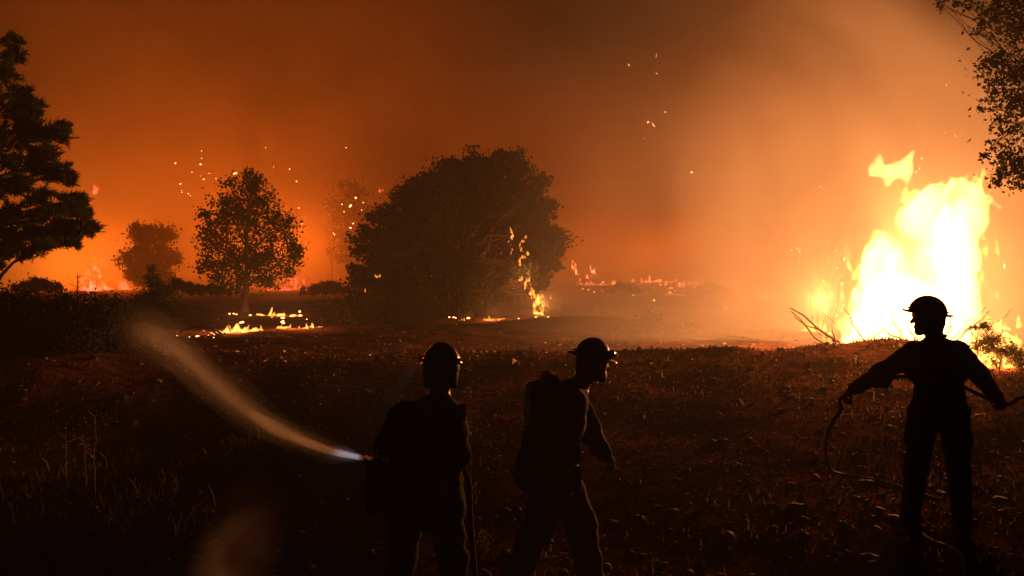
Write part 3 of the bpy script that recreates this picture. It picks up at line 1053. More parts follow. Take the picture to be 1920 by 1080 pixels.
spot_fire([(1560 + rr.uniform(-12, 12), y, rr.uniform(1.5, 4), rr.uniform(6, 14)) for y in range(470, 520, 8)], 30, 'flames on scorched twigs beside the tall fire', 221)
spot_fire([(1545 + rr.uniform(-18, 14), y, rr.uniform(2, 5), rr.uniform(6, 16)) for y in range(532, 570, 5)], 30.5, 'cluster of flames on the scorched sapling crown', 223)
spot_fire([(1525 + rr.uniform(-6, 8), y, rr.uniform(0.8, 1.6), rr.uniform(3, 7)) for y in range(380, 470, 9)], 48, 'glowing twigs in the faint scorched tree', 225)
spot_fire([(172 + rr.gauss(0, 20), 522 + rr.gauss(0, 18), rr.uniform(1, 3.5), rr.uniform(4, 13)) for i in range(34)], 58, 'pinkish flames scattered through the bare bush beyond the dark bank', 231, 'flame_red')
spot_fire([(548 + rr.gauss(0, 30), 527 + rr.gauss(0, 6), rr.uniform(1, 3), rr.uniform(3, 10)) for i in range(34)], 62, 'red flames scattered through brush behind the backlit tree', 233, 'flame_red')
spot_fire([(1010 + rr.gauss(0, 9), 568 + rr.gauss(0, 10), rr.uniform(1.5, 4), rr.uniform(6, 15)) for i in range(22)], 41.2, 'thick cluster of flames low on the right side of the oak', 235, 'flame_thin')
spot_fire([(1392 + (y - 545) * 1.6 + rr.gauss(0, 6), y, rr.uniform(1, 3.4), rr.uniform(4, 10)) for y in range(532, 560)], 52, 'slanting streak of pink flames on a fallen limb', 237, 'flame_far')
spot_fire([(1300 + rr.gauss(0, 45), 533 + rr.gauss(0, 4), rr.uniform(.8, 2.4), rr.uniform(3, 8)) for i in range(26)], 60, 'loose scatter of little flames along the far field edge', 243, 'flame_far')
spot_fire([(1455 + rr.gauss(0, 28), 548 + rr.gauss(0, 9), rr.uniform(.8, 2.6), rr.uniform(4, 11)) for i in range(26)], 47, 'loose scatter of small flames between slanting flames and sapling', 245, 'flame_far')
spot_fire([(1095 + rr.gauss(0, 14), 515 + rr.gauss(0, 8), rr.uniform(1, 3), rr.uniform(4, 12)) for i in range(16)], 60, 'red flames flickering in brush right behind the oak', 247, 'flame_far')
spot_fire([(178, 360, 5, 8), (182, 355, 3, 6), (176, 352, 2.5, 8)], 70, 'small red flame in a far treetop right of the pine', 227, 'flame_red')
spot_fire([(712, 358, 3, 5), (718, 357, 2, 3)], 75, 'red flame spot beyond the left shoulder of the oak', 229, 'flame_red')

# glowing twig bush at the left
def bare_bush(name, label, px, py, Y, n, hpx, mat, seed, spread=1.0):
    rnd = random.Random(seed)
    c = P(px, py, Y)
    c.z = gz(c.x, c.y)
    t = thing(name, label, 'bush', c)
    H = hpx * Y / F
    for i in range(n):
        mb = MB()
        e = Vector((rnd.uniform(-1, 1) * spread * H * 0.8, rnd.uniform(-.4, .4) * H, H * rnd.uniform(0.4, 1)))
        w = wander((rnd.uniform(-.1, .1) * H, 0, -0.1), e, 6, 0.06, rnd, 0.05)
        r = 0.009 * H
        mb.tube(w, [r * (1 - .12 * k) for k in range(7)], 4)
        for q in range(4):
            s = w[rnd.randint(2, 6)]
            mb.tube(wander(s, s + Vector((rnd.uniform(-.3, .3), rnd.uniform(-.2, .2), rnd.uniform(0, .35))) * H, 3, .08, rnd), [r * .4, r * .3, r * .2, r * .1], 4)
        mb.build('stem', M[mat], t)
    return t


bare_bush('bare_bush', 'bare twiggy bush glowing pink before the left distant fire', 172, 552, 55, 10, 55, 'char', 301)
bare_bush('bare_bush', 'thin bare twigs in the smoke under the left pine', 118, 552, 40, 7, 50, 'char', 303, 0.7)
bare_bush('scorched_sapling', 'scorched leafless sapling in flames left of the big fire', 1545, 610, 30.8, 9, 150, 'char', 305, 0.35)


# dead trunks, fallen branches
def pole_tree(label, px, py, Y, hpx, r, seed, lean=0.03):
    rnd = random.Random(seed)
    c = P(px, py, Y)
    c.z = gz(c.x, c.y)
    H = hpx * Y / F
    t = thing('dead_trunk', label, 'tree', c)
    mb = MB()
    w = wander((0, 0, -.2), (lean * H, 0, H), 9, .015, rnd)
    mb.tube(w, [r * (1 - .085 * i) for i in range(10)], 6)
    mb.build('trunk', M['char'], t)
    for i in range(7):
        mb = MB()
        s = w[rnd.randint(3, 9)]
        mb.tube(wander(s, s + Vector((rnd.uniform(-.25, .25), rnd.uniform(-.1, .1), rnd.uniform(.02, .2))) * H, 4, .07, rnd), [r * .3, r * .22, r * .15, r * .1, r * .05], 4)
        mb.build('branch', M['char'], t)


pole_tree('thin dead trunk standing in smoke under the pine branches', 143, 552, 42, 80, 0.06, 311)
pole_tree('thin dead trunk standing left of the big fire', 1600, 585, 36, 175, 0.04, 313, 0.01)
pole_tree('bare trunk fading into smoke left of the oak', 622, 548, 80, 175, 0.14, 315)


def branch(name, label, pts, Y, r, seed, mat='char', sub=5, cat='branch'):
    rnd = random.Random(seed)
    ws = [P(px, py, Y + (q[0] if q else 0)) for (px, py, *q) in pts]
    c = ws[0].copy()
    t = thing(name, label, cat, c)
    mb = MB()
    n = len(ws)
    pp = [w - c for w in ws]
    mb.tube(pp, [r * (1 - .7 * i / (n - 1)) for i in range(n)], 6)
    mb.build('stem', M[mat], t)
    if sub:
        for i in range(sub):
            mb = MB()
            s = pp[rnd.randint(1, n - 1)]
            L = (pp[-1] - pp[0]).length * rnd.uniform(.15, .4)
            mb.tube(wander(s, s + Vector((rnd.uniform(-1, 1), rnd.uniform(-.6, .6), rnd.uniform(-.1, .6))).normalized() * L, 4, .08, rnd), [r * .45, r * .35, r * .28, r * .2, r * .1], 4)
            mb.build('twig', M[mat], t)
    return t


branch('fallen_branch', 'arching bare branch fallen beside the bright low flames', [(418, 628), (395, 612), (370, 598), (345, 594), (325, 598)], 30, 0.05, 321, sub=7)
branch('fallen_branch', 'second bare branch crossing below the arching one', [(415, 630), (385, 615), (360, 612), (340, 622), (330, 632)], 29.6, 0.04, 323, sub=6)
branch('fallen_branch', 'long thin bough reaching left from the oak shrub', [(640, 562), (615, 568), (590, 573), (565, 570), (545, 573)], 37, 0.06, 325, sub=3)
branch('fallen_stick', 'pale broken stick lying on the berm left of the big fire', [(1592, 690), (1572, 680), (1552, 670), (1537, 663)], 17.6, 0.03, 327, 'dry_wood', 3, 'stick')


# ------------------------------------------------------------------ people
def sdf_mesh(name, prims, h, k, mats, wrinkle=0.0, wf=14.0, seed=0, extra=None):
    """prims: (kind, a, b, ra, rb, material index); smooth union -> one continuous mesh with material per face"""
    lo = np.array([1e9] * 3); hi = -lo
    for p in prims:
        pts = [p[1], p[2]] if p[0] == 'c' else [p[1]]
        r = max(p[3], p[4]) if p[0] == 'c' else max(p[2])
        for q in pts:
            lo = np.minimum(lo, np.array(q) - r)
            hi = np.maximum(hi, np.array(q) + r)
    pad = 3 * h + wrinkle * 2
    lo = lo - pad; hi = hi + pad
    X, Y, Z = grid(lo, hi, h)
    D = None
    for p in prims:
        kk = k
        if p[0] == 'c':
            d = sd_cap(X, Y, Z, p[1], p[2], p[3], p[4])
            if len(p) > 6:
                kk = p[6]
        else:
            d = sd_ell(X, Y, Z, p[1], p[2])
            if len(p) > 4:
                kk = p[4]
        D = d if D is None else smin(D, d, kk)
    if wrinkle:
        f = wf
        lowz = np.clip((1.50 - Z) * 8, 0, 1)
        D = D + wrinkle * lowz * (fbm(X * f, Y * f, Z * f * 1.5, 2, seed) + 0.6 * np.abs(vnoise(X * f * .6, Y * f * .6, Z * f * 1.9, seed + 5)))
    if extra is not None:
        D = extra(D, X, Y, Z)
    V, Q = surface_nets(D, lo, h)
    me = mesh_data(name, V, Q)
    for m in mats:
        me.materials.append(m)
    c = V[Q].mean(1)
    best = np.full(len(c), 1e9); mi = np.zeros(len(c), np.int32)
    for p in prims:
        d = sd_cap(c[:, 0], c[:, 1], c[:, 2], p[1], p[2], p[3], p[4]) if p[0] == 'c' else sd_ell(c[:, 0], c[:, 1], c[:, 2], p[1], p[2])
        idx = p[5] if p[0] == 'c' else p[3]
        sel = d < best
        best[sel] = d[sel]; mi[sel] = idx
    if len(me.polygons) == len(mi):
        me.polygons.foreach_set('material_index', mi)
    return me


def head_prims(c, fwd, tilt=0.0):
    """skull, jaw, nose, brow, lips, ears; skin = 1, hair = 2"""
    c = Vector(c)
    f = Vector((fwd[0], fwd[1], 0)).normalized()
    s = Vector((-f.y, f.x, 0))
    u = (Vector((0, 0, 1)) + f * tilt).normalized()

    def at(a, b, d):
        return tuple(c + f * a + s * b + u * d)
    R = [('c', at(-.015, 0, .03), at(.02, 0, .025), .092, .088, 1), ('c', at(-.05, 0, .02), at(-.055, 0, -.03), .07, .06, 2),
         ('c', at(.03, 0, -.02), at(.055, 0, -.075), .065, .042, 1, .03), ('c', at(.075, 0, -.1), at(.08, 0, -.1), .026, .024, 1, .02),
         ('c', at(.095, 0, .012), at(.122, 0, -.024), .012, .015, 1, .012), ('c', at(.09, -.03, .03), at(.09, .03, .03), .018, .018, 1, .02),
         ('c', at(.098, -.015, -.058), at(.098, .015, -.058), .009, .009, 1, .008), ('c', at(.095, -.013, -.074), at(.095, .013, -.074), .009, .009, 1, .008),
         ('c', at(-.005, .082, .0), at(.0, .088, -.035), .02, .012, 1, .01), ('c', at(-.005, -.082, .0), at(.0, -.088, -.035), .02, .012, 1, .01)]
    return R


def hand_mesh(name, wrist, d, palm_n, grip=0.022, mat=None, parent=None, thumb=1.0):
    """gloved hand, fingers curled round a bar of radius grip"""
    w = Vector(wrist)
    d = Vector(d).normalized()
    n = Vector(palm_n)
    n = (n - d * n.dot(d)).normalized()
    s = d.cross(n)
    pr = [('c', tuple(w - d * .07), tuple(w), .047, .04, 0), ('c', tuple(w + d * .005 + s * .012), tuple(w + d * .075 + s * .026), .026, .022, 0, .02),
          ('c', tuple(w + d * .005 - s * .012), tuple(w + d * .07 - s * .028), .026, .022, 0, .02)]
    for i, (o, L) in enumerate(((.033, .9), (.011, 1.0), (-.012, .95), (-.034, .78))):
        a = w + d * .08 + s * o
        r = .0125
        ang = 0.0
        seg = [.045 * L, .03 * L, .024 * L]
        dirv = d.copy()
        for q, l in enumerate(seg):
            ang += (0.95, 1.05, 0.8)[q]
            dirv = d * math.cos(ang) + n * math.sin(ang)
            b = a + dirv * l
            pr.append(('c', tuple(a), tuple(b), r, r * .9, 0, .006))
            a = b
            r *= .92
    a = w + d * .025 + s * .035 * thumb
    b = a + (s * .6 * thumb + d * .5 + n * .5).normalized() * .042
    c = b + (d * .55 + n * .8 - s * .25 * thumb).normalized() * .034
    pr += [('c', tuple(a), tuple(b), .017, .014, 0, .01), ('c', tuple(b), tuple(c), .014, .012, 0, .006)]
    me = sdf_mesh(name, pr, .0055, .012, [mat], 0)
    return obj(name, me, None, None, parent)


def helmet(parent, c, fwd, tilt, brim, mat, full=True, lamp=False, strap=True, band=True):
    """hard hat with a ridge and a brim all round; local frame turned to fwd"""
    f = Vector((fwd[0], fwd[1], 0)).normalized()
    Rm = Matrix((( f.x, -f.y, 0), (f.y, f.x, 0), (0, 0, 1)))
    lo, hi, h = (-.24, -.2, -.06), (.24, .2, .17), .0062
    X, Y, Z = grid(lo, hi, h)
    dome = np.sqrt((X / .132) ** 2 + (Y / .112) ** 2 + (Z / .122) ** 2)
    dome = (dome - 1) * .112
    inner = (np.sqrt((X / .118) ** 2 + (Y / .098) ** 2 + (Z / .108) ** 2) - 1) * .098
    ridge = np.maximum((np.sqrt((X / .14) ** 2 + (Y / .03) ** 2 + (Z / .133) ** 2) - 1) * .03, -Z + .03)
    shell = np.maximum(np.maximum(smin(dome, ridge, .012), -inner), -Z)
    bx, by = brim
    rad = np.sqrt((X / bx) ** 2 + (Y / by) ** 2)
    lift = 0.016 * np.clip(np.abs(X) / bx, 0, 1.2) ** 3 * (1 if full else 0.2) - 0.03 * (np.clip(rad, .6, 1.1) - .6)
    br = np.maximum(np.maximum((rad - 1) * by, np.abs(Z - lift) - .006), (0.86 - np.sqrt((X / .118) ** 2 + (Y / .098) ** 2)) * .1)
    if not full:
        br = np.maximum(br, -(X + .05))
    D = smin(shell, br, .012)
    V, Q = surface_nets(D, lo, h)
    t = obj('helmet', V, Q, mat, parent, c)
    t.rotation_euler = (Rm.to_4x4() @ Matrix.Rotation(-tilt, 4, 'Y')).to_euler()
    if band:
        mb = MB()
        pts = [(.136 * math.cos(a), .116 * math.sin(a), .022) for a in np.linspace(0, 2 * math.pi, 33)]
        mb.tube(pts, .009, 6)
        mb.build('goggle_strap', M['dark_cloth'], t)
        for a0 in (-2.2, -0.9, 0.45, 1.7):
            mb = MB()
            pts = [(.1345 * math.cos(a) * .93, .1145 * math.sin(a) * .93, .05) for a in np.linspace(a0, a0 + .45, 6)]
            mb.tube(pts, .008, 6)
            mb.build('reflective_band', M['band'], t)
    if lamp:
        mb = MB()
        mb.tube([(.12, 0, .06), (.15, 0, .06), (.165, 0, .058)], [.022, .026, .028], 10)
        mb.build('helmet_lamp', M['dark_cloth'], t)
    if strap:
        mb = MB()
        for s in (-1, 1):
            mb.tube([(.02, s * .103, .0), (.035, s * .095, -.08), (.06, s * .05, -.15), (.066, 0, -.162)], .005, 4)
        mb.build('chin_strap', M['dark_cloth'], t)
    return t


def limb_prims(hipL, kneeL, ankL, toeL, hipR, kneeR, ankR, toeR, cloth, boot, baggy=1.0):
    R = []
    for (a, b, c, t) in ((hipL, kneeL, ankL, toeL), (hipR, kneeR, ankR, toeR)):
        R += [('c', a, b, .112 * baggy, .084 * baggy, cloth), ('c', b, c, .084 * baggy, .076 * baggy, cloth)]
        cz = (c[0], c[1], c[2])
        heel = (c[0] - (t[0] - c[0]) * .25, c[1] - (t[1] - c[1]) * .25, .045)
        R += [('c', cz, heel, .062, .046, boot, .02), ('c', heel, (t[0], t[1], .042), .05, .044, boot, .03)]
    return R


# ---- right firefighter: back to us, head turned to the left, hose in both hands
RX, RY = P(1757, 0, 6.4).x, 6.4
RZ = gz(RX, RY) + 0.0
right_ff = thing('person', 'firefighter in wide-brimmed helmet standing against the big fire with arms spread, hauling a hose', 'person', (RX, RY, RZ))
pr = [('c', (-.085, 0, .90), (.105, 0, .90), .13, .13, 0), ('c', (-.05, 0, 1.03), (.085, 0, 1.03), .12, .12, 0),
      ('c', (-.095, .0, 1.22), (.10, .0, 1.22), .128, .128, 0), ('c', (-.155, .01, 1.355), (.15, .01, 1.36), .075, .075, 0),
      ('c', (-.05, .0, 1.39), (.04, 0, 1.39), .07, .07, 0),
      ('c', (-.01, 0, 1.42), (-.03, .015, 1.56), .058, .052, 1, .02), ('c', (-.015, -.01, 1.42), (-.02, -.005, 1.465), .066, .064, 0, .012),
      ('c', (-.18, .02, 1.345), (-.345, .19, 1.17), .078, .072, 0), ('c', (-.345, .19, 1.17), (-.475, .35, 1.035), .067, .054, 0), ('c', (-.335, .18, 1.13), (-.36, .2, 1.13), .072, .068, 0),
      ('c', (.18, .02, 1.35), (.375, .10, 1.165), .078, .07, 0), ('c', (.375, .10, 1.165), (.545, .19, 1.0), .066, .055, 0),
      ('c', (-.20, -.01, .8), (-.21, -.01, .68), .045, .05, 0), ('c', (.2, -.01, .8), (.215, -.01, .68), .04, .05, 0)]
pr += head_prims((-.055, .02, 1.60), (-1, .12), .05)
pr += limb_prims((-.10, 0, .85), (-.145, .02, .47), (-.205, .0, .1), (-.27, .2, 0), (.115, 0, .85), (.165, .0, .47), (.20, .02, .1), (.25, .22, 0), 0, 3, 0.97)
me = sdf_mesh('body', pr, .0105, .045, [M['cloth'], M['skin'], M['hair'], M['leather']], .010, 13, 3)
obj('body', me, None, None, right_ff)
helmet(right_ff, (-.06, .02, 1.645), (-1, .15), 0.13, (.18, .152), M['helmet'])
mb = MB()
mb.tube([(.022 + .168 * math.cos(a), .13 * math.sin(a), .985 + .006 * math.sin(3 * a)) for a in np.linspace(0, 2 * math.pi, 29)], .022, 6)
mb.build('belt', M['leather'], right_ff)
mb = MB()
mb.tube([(.175, -.03, .985), (.205, -.03, .95), (.215, -.03, .915), (.2, -.03, .90), (.185, -.03, .91)], [.007] * 5, 5)
mb.build('belt_hook', M['brass'], right_ff)
mb = MB()
mb.tube([(-.012 + .066 * math.cos(a), -.004 + .064 * math.sin(a), 1.465 + .012 * math.cos(a)) for a in np.linspace(0, 2 * math.pi, 21)], .013, 5)
mb.build('collar', M['cloth'], right_ff)
hL = Vector((-.475, .35, 1.035))
hR = Vector((.545, .19, 1.0))
hand_mesh('glove', hL + Vector((-.012, .01, -.01)), (-.62, .35, -.62), (.55, -.2, -.75), mat=M['leather'], parent=right_ff, thumb=-1)
hand_mesh('glove', hR + Vector((.012, .01, -.012)), (.72, .35, -.5), (-.35, .2, -.85), mat=M['leather'], parent=right_ff)


def smooth_path(ctrl, n=12):
    """Catmull-Rom"""
    c = [Vector(p) for p in ctrl]
    c = [c[0] * 2 - c[1]] + c + [c[-1] * 2 - c[-2]]
    out = []
    for i in range(1, len(c) - 2):
        for j in range(n):
            t = j / n
            p0, p1, p2, p3 = c[i - 1], c[i], c[i + 1], c[i + 2]
            out.append(0.5 * ((2 * p1) + (p2 - p0) * t + (2 * p0 - 5 * p1 + 4 * p2 - p3) * t * t + (3 * p1 - p0 - 3 * p2 + p3) * t ** 3))
    out.append(c[-2])
    return out


def hose(name, label, ctrl, r, mat, n=12):
    pts = smooth_path(ctrl, n)
    o = thing(name, label, 'hose', pts[0])
    mb = MB()
    mb.tube([p - pts[0] for p in pts], r, 10)
    mb.build('hose_line', M[mat], o)
    return o


O = Vector((RX, RY, RZ))
gL = O + hL + Vector((-.085, .055, -.085))
gR = O + hR + Vector((.085, .05, -.075))


def gp(x, y, dz=0.016):
    return Vector((x, y, gz(x, y) + dz))


gl = [P(1760, 950, 7.3), P(1690, 925, 7.8), P(1625, 908, 8.2), P(1585, 900, 8.4)]
ctrl = [gp(p.x, p.y, .014) for p in gl] + [P(1558, 880, 8.0), P(1549, 845, 7.5), P(1556, 800, 7.0), P(1577, 768, 6.75), gL,
        O + Vector((-.33, .40, 1.07)), O + Vector((0, .38, 1.13)), O + Vector((.30, .34, 1.08)), gR, O + Vector((.85, .25, .98)), O + Vector((1.3, .1, .85)), O + Vector((1.9, -.2, .5)), gp(RX + 2.6, RY - .4)]
hose('fire_hose', 'dark hose looping from ground through the hands of the standing firefighter', ctrl, .0145, 'hose')
g0 = [P(1712, 985, 6.5), P(1745, 1000, 6.25), P(1780, 1015, 6.1), P(1803, 1035, 5.95), P(1810, 1060, 5.75), P(1800, 1085, 5.6), P(1770, 1120, 5.35), P(1720, 1170, 5.1)]
hose('fire_hose', 'pale hose lying curved on the ground by the boots of the standing firefighter', [gp(p.x, p.y, .014) for p in g0], .014, 'pale_hose')

# ---- left firefighter: seen from behind, working the nozzle
LX, LY = P(790, 0, 5.4).x, 5.4
LZ = gz(LX, LY)
left_ff = thing('person', 'dark firefighter seen from behind with hip bag, spraying water to the left', 'person', (LX, LY, LZ))
f_dir = (-.8, .6)
pr = [('c', (-.06, 0, .92), (.12, 0, .92), .15, .15, 0), ('c', (-.06, 0, 1.08), (.12, 0, 1.08), .145, .145, 0),
      ('c', (-.07, .02, 1.28), (.14, .02, 1.28), .15, .145, 0), ('c', (-.10, .02, 1.37), (.185, .02, 1.375), .08, .08, 0),
      ('c', (.06, -.02, 1.40), (.13, -.02, 1.43), .10, .085, 0), ('c', (.10, .01, 1.44), (.125, .03, 1.6), .072, .065, 1, .03),
      ('c', (-.12, .03, 1.35), (-.225, .10, 1.17), .095, .085, 0), ('c', (-.225, .10, 1.17), (-.26, .34, 1.12), .075, .055, 0),
      ('c', (.195, .03, 1.35), (.235, .0, 1.12), .085, .075, 0), ('c', (.235, .0, 1.12), (.14, .22, 1.06), .07, .055, 0),
      ('c', (-.08, -.01, .80), (.13, -.01, .80), .155, .15, 0)]
pr += head_prims((.125, .03, 1.65), f_dir, .05)
pr += limb_prims((-.08, 0, .82), (-.13, .1, .46), (-.17, .05, .1), (-.32, .2, 0), (.14, 0, .82), (.2, -.02, .46), (.235, -.08, .1), (.14, .1, 0), 0, 3, 1.12)
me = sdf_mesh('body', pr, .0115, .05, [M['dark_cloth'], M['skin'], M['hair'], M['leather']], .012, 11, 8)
obj('body', me, None, None, left_ff)
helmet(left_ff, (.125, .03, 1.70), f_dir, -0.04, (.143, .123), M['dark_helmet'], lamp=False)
# cloth shroud hanging from the helmet over the neck
nsv, nsq = [], []
for i in range(9):
    for j in range(17):
        a = math.pi * (0.28 + 1.44 * j / 16)
        rr2 = .108 - .006 * i / 8 + .006 * math.sin(j * 1.9 + i * .4)
        fx, fy = f_dir
        lx, ly = rr2 * math.cos(a), rr2 * .93 * math.sin(a)
        nsv.append((.12 + lx * fx - ly * fy, .03 + lx * fy + ly * fx, 1.715 - .17 * i / 8))
for i in range(8):
    for j in range(16):
        q = i * 17 + j
        nsq.append((q, q + 1, q + 18, q + 17))
sh = obj('neck_shroud', nsv, nsq, M['dark_cloth'], left_ff)
sm = sh.modifiers.new('thickness', 'SOLIDIFY'); sm.thickness = .006


def soft_box(name, c, size, mat, parent, rz=0.0, r=.03, seed=1, lump=.012):
    lo = -np.array(size) / 2 - .05; hi = -lo
    h = .0085 if max(size) < .35 else .012
    X, Y, Z = grid(lo, hi, h)
    qx, qy, qz = np.abs(X) - size[0] / 2 + r, np.abs(Y) - size[1] / 2 + r, np.abs(Z) - size[2] / 2 + r
    D = np.sqrt(np.maximum(qx, 0) ** 2 + np.maximum(qy, 0) ** 2 + np.maximum(qz, 0) ** 2) + np.minimum(np.maximum(np.maximum(qx, qy), qz), 0) - r
    D = D + lump * fbm(X * 9, Y * 9, Z * 9, 2, seed)
    V, Q = surface_nets(D, lo, h)
    o = obj(name, V, Q, mat, parent, c)
    o.rotation_euler = (0, 0, rz)
    return o


bag = soft_box('hip_bag', (-.245, -.06, .93), (.19, .15, .29), M['dark_cloth'], left_ff, .25)
mb = MB()
mb.tube([(-.09, -.078, .06), (0, -.082, .055), (.09, -.078, .06)], .008, 5)
mb.build('bag_flap_edge', M['leather'], bag)
mb = MB()
mb.tube([(.03 + .185 * math.cos(a), .0 + .17 * math.sin(a), 1.0) for a in np.linspace(0, 2 * math.pi, 29)], .026, 6)
mb.build('belt', M['leather'], left_ff)
mb = MB()
mb.tube([(.245, -.09, 1.43), (.27, -.1, 1.30), (.285, -.08, 1.15), (.28, -.02, 1.05)], .012, 5)
mb.build('red_strap', M['red_cloth'], left_ff)['label'] = 'red strap along the right flank'
soft_box('radio', (.262, -.075, 1.40), (.05, .04, .11), M['dark_cloth'], left_ff, .2, .012, 9, .002)
OL = Vector((LX, LY, LZ))
lw, rw = Vector((-.26, .34, 1.12)), Vector((.14, .22, 1.06))
hand_mesh('glove', lw, (-.45, .55, 0.05), (.0, -.2, -1), mat=M['leather'], parent=left_ff)
hand_mesh('glove', rw, (-.6, .6, 0.0), (.1, -.1, 1), mat=M['leather'], parent=left_ff)
NZ = P(688, 861, 5.55)                  # nozzle tip
sd = (P(232, 606, 13.5) - NZ)
sdir = (P(470, 770, 8.2) - NZ).normalized()
noz_back = NZ - sdir * .30
ctrl = [noz_back, noz_back - sdir * .15, OL + Vector((.10, .28, 1.06)), OL + Vector((.27, .2, .96)), OL + Vector((.30, .16, .72)), OL + Vector((.33, .05, .4)), OL + Vector((.38, -.12, .1)), gp(LX + .45, LY - .4), gp(LX + .7, LY - 1.0), gp(LX + 1.4, LY - 1.8)]
hs = hose('fire_hose', 'hose running behind the spraying firefighter to his water nozzle', ctrl, .02, 'hose')
mb = MB()
b = noz_back - hs.location
mb.tube([b, b + sdir * .08, b + sdir * .1, b + sdir * .2, b + sdir * .24, b + sdir * .30], [.026, .026, .034, .03, .022, .026], 12)
nz = mb.build('nozzle', M['brass'], hs)
mb = MB()
mb.tube([b + sdir * .1 + Vector((0, 0, .03)), b + sdir * .07 + Vector((0, 0, .075)), b + sdir * .12 + Vector((0, 0, .085))], .008, 6)
mb.build('shutoff_lever', M['brass'], nz)
# the lamp on his helmet lights the start of the jet
ld = bpy.data.lights.new('helmet_lamp_light', 'SPOT')
ld.energy = 190.0
ld.color = (0.8, 0.82, 1.0)
ld.spot_size = math.radians(30)
ld.spot_blend = 0.8
ld.shadow_soft_size = .02
lo_ = bpy.data.objects.new('helmet_lamp_light', ld)
COL.objects.link(lo_)
hp = OL + Vector((.125, .03, 1.70)) + Vector((-.8, .6, 0)) * .2
lo_.location = hp - OL
lo_.parent = left_ff
lo_.rotation_euler = (NZ + sdir * .32 - hp).to_track_quat('-Z', 'Y').to_euler()
mb = MB()
mb.tube([Vector((.125, .03, 1.725)) + Vector((-.8, .6, 0)) * a for a in (.12, .15, .17, .175)], [.02, .024, .026, .018], 10)
mb.build('helmet_lamp', M['dark_cloth'], left_ff)

# ---- middle firefighter: striding to the right, pack on the back
MX, MY = P(1034, 0, 5.8).x, 5.8
MZ = gz(MX, MY)
mid_ff = thing('person', 'firefighter with pack striding to the right between the other two', 'person', (MX, MY, MZ))
mid_ff.rotation_euler.y = .08
fm = (.9, .43)
pr = [('c', (-.07, -.08, .88), (-.06, .08, .88), .15, .15, 0), ('c', (-.05, -.07, 1.02), (-.05, .07, 1.02), .155, .155, 0),
      ('c', (-.02, -.09, 1.2), (.0, .09, 1.2), .155, .155, 0), ('c', (.03, -.15, 1.35), (.04, .15, 1.35), .085, .085, 0),
      ('c', (.02, -.04, 1.36), (.03, .05, 1.37), .11, .11, 0), ('c', (.06, .0, 1.42), (.13, .01, 1.54), .072, .064, 1, .03),
      ('c', (.02, -.19, 1.33), (-.19, -.23, 1.12), .098, .088, 0), ('c', (-.19, -.23, 1.12), (-.27, -.19, .86), .08, .062, 0),
      ('c', (.06, .18, 1.34), (.19, .2, 1.1), .095, .085, 0), ('c', (.19, .2, 1.1), (.285, .10, .97), .078, .062, 0),
      ('c', (-.06, -.06, .78), (-.05, .06, .78), .15, .15, 0)]
pr += head_prims((.155, .01, 1.59), fm, -.12)
pr += limb_prims((-.06, -.08, .82), (-.15, -.1, .45), (-.27, -.1, .12), (-.1, -.08, 0), (-.01, .08, .82), (.17, .08, .48), (.27, .08, .1), (.47, .13, 0), 4, 3, 1.25)
me = sdf_mesh('body', pr, .0115, .05, [M['cloth'], M['skin'], M['hair'], M['leather'], M['red_cloth']], .012, 12, 15)
obj('body', me, None, None, mid_ff)
helmet(mid_ff, (.15, .01, 1.64), fm, -.16, (.18, .15), M['helmet'])
mb = MB()
f3 = Vector((.9, .43, 0)); s3 = Vector((-.43, .9, 0))
cc = Vector((.16, .01, 1.67))
mb.tube([cc + f3 * .125 * math.cos(a) + s3 * .1 * math.sin(a) for a in np.linspace(-.9, .9, 9)], [.018, .026, .03, .028, .022, .028, .03, .026, .018], 8)
mb.build('goggles', M['goggle'], mid_ff)
pk = soft_box('backpack', (-.17, -.02, 1.22), (.19, .34, .42), M['dark_cloth'], mid_ff, .1, .05, 25, .02)
mb = MB()
for s in (-.1, .1):
    mb.tube([(-.06, s, .2), (.06, s, .24), (.18, s, .2), (.26, s, .05), (.24, s, -.1), (.1, s * 1.2, -.16)], .014, 5)
mb.build('pack_strap', M['leather'], pk)
soft_box('bedroll', (-.13, -.03, 1.46), (.11, .30, .1), M['dark_cloth'], mid_ff, .1, .045, 27, .01)
mb = MB()
mb.tube([(-.06 + .165 * math.cos(a), .0 + .235 * math.sin(a), .95) for a in np.linspace(0, 2 * math.pi, 29)], .024, 6)
mb.build('belt', M['leather'], mid_ff)
soft_box('canteen', (.06, -.25, .86), (.11, .08, .17), M['dark_cloth'], mid_ff, .1, .03, 29, .006)
hand_mesh('glove', (-.27, -.19, .86), (-.15, .05, -1), (.8, .3, 0), mat=M['leather'], parent=mid_ff)
hand_mesh('glove', (.285, .10, .97), (.75, -.3, -.4), (0, -.2, -1), mat=M['leather'], parent=mid_ff)

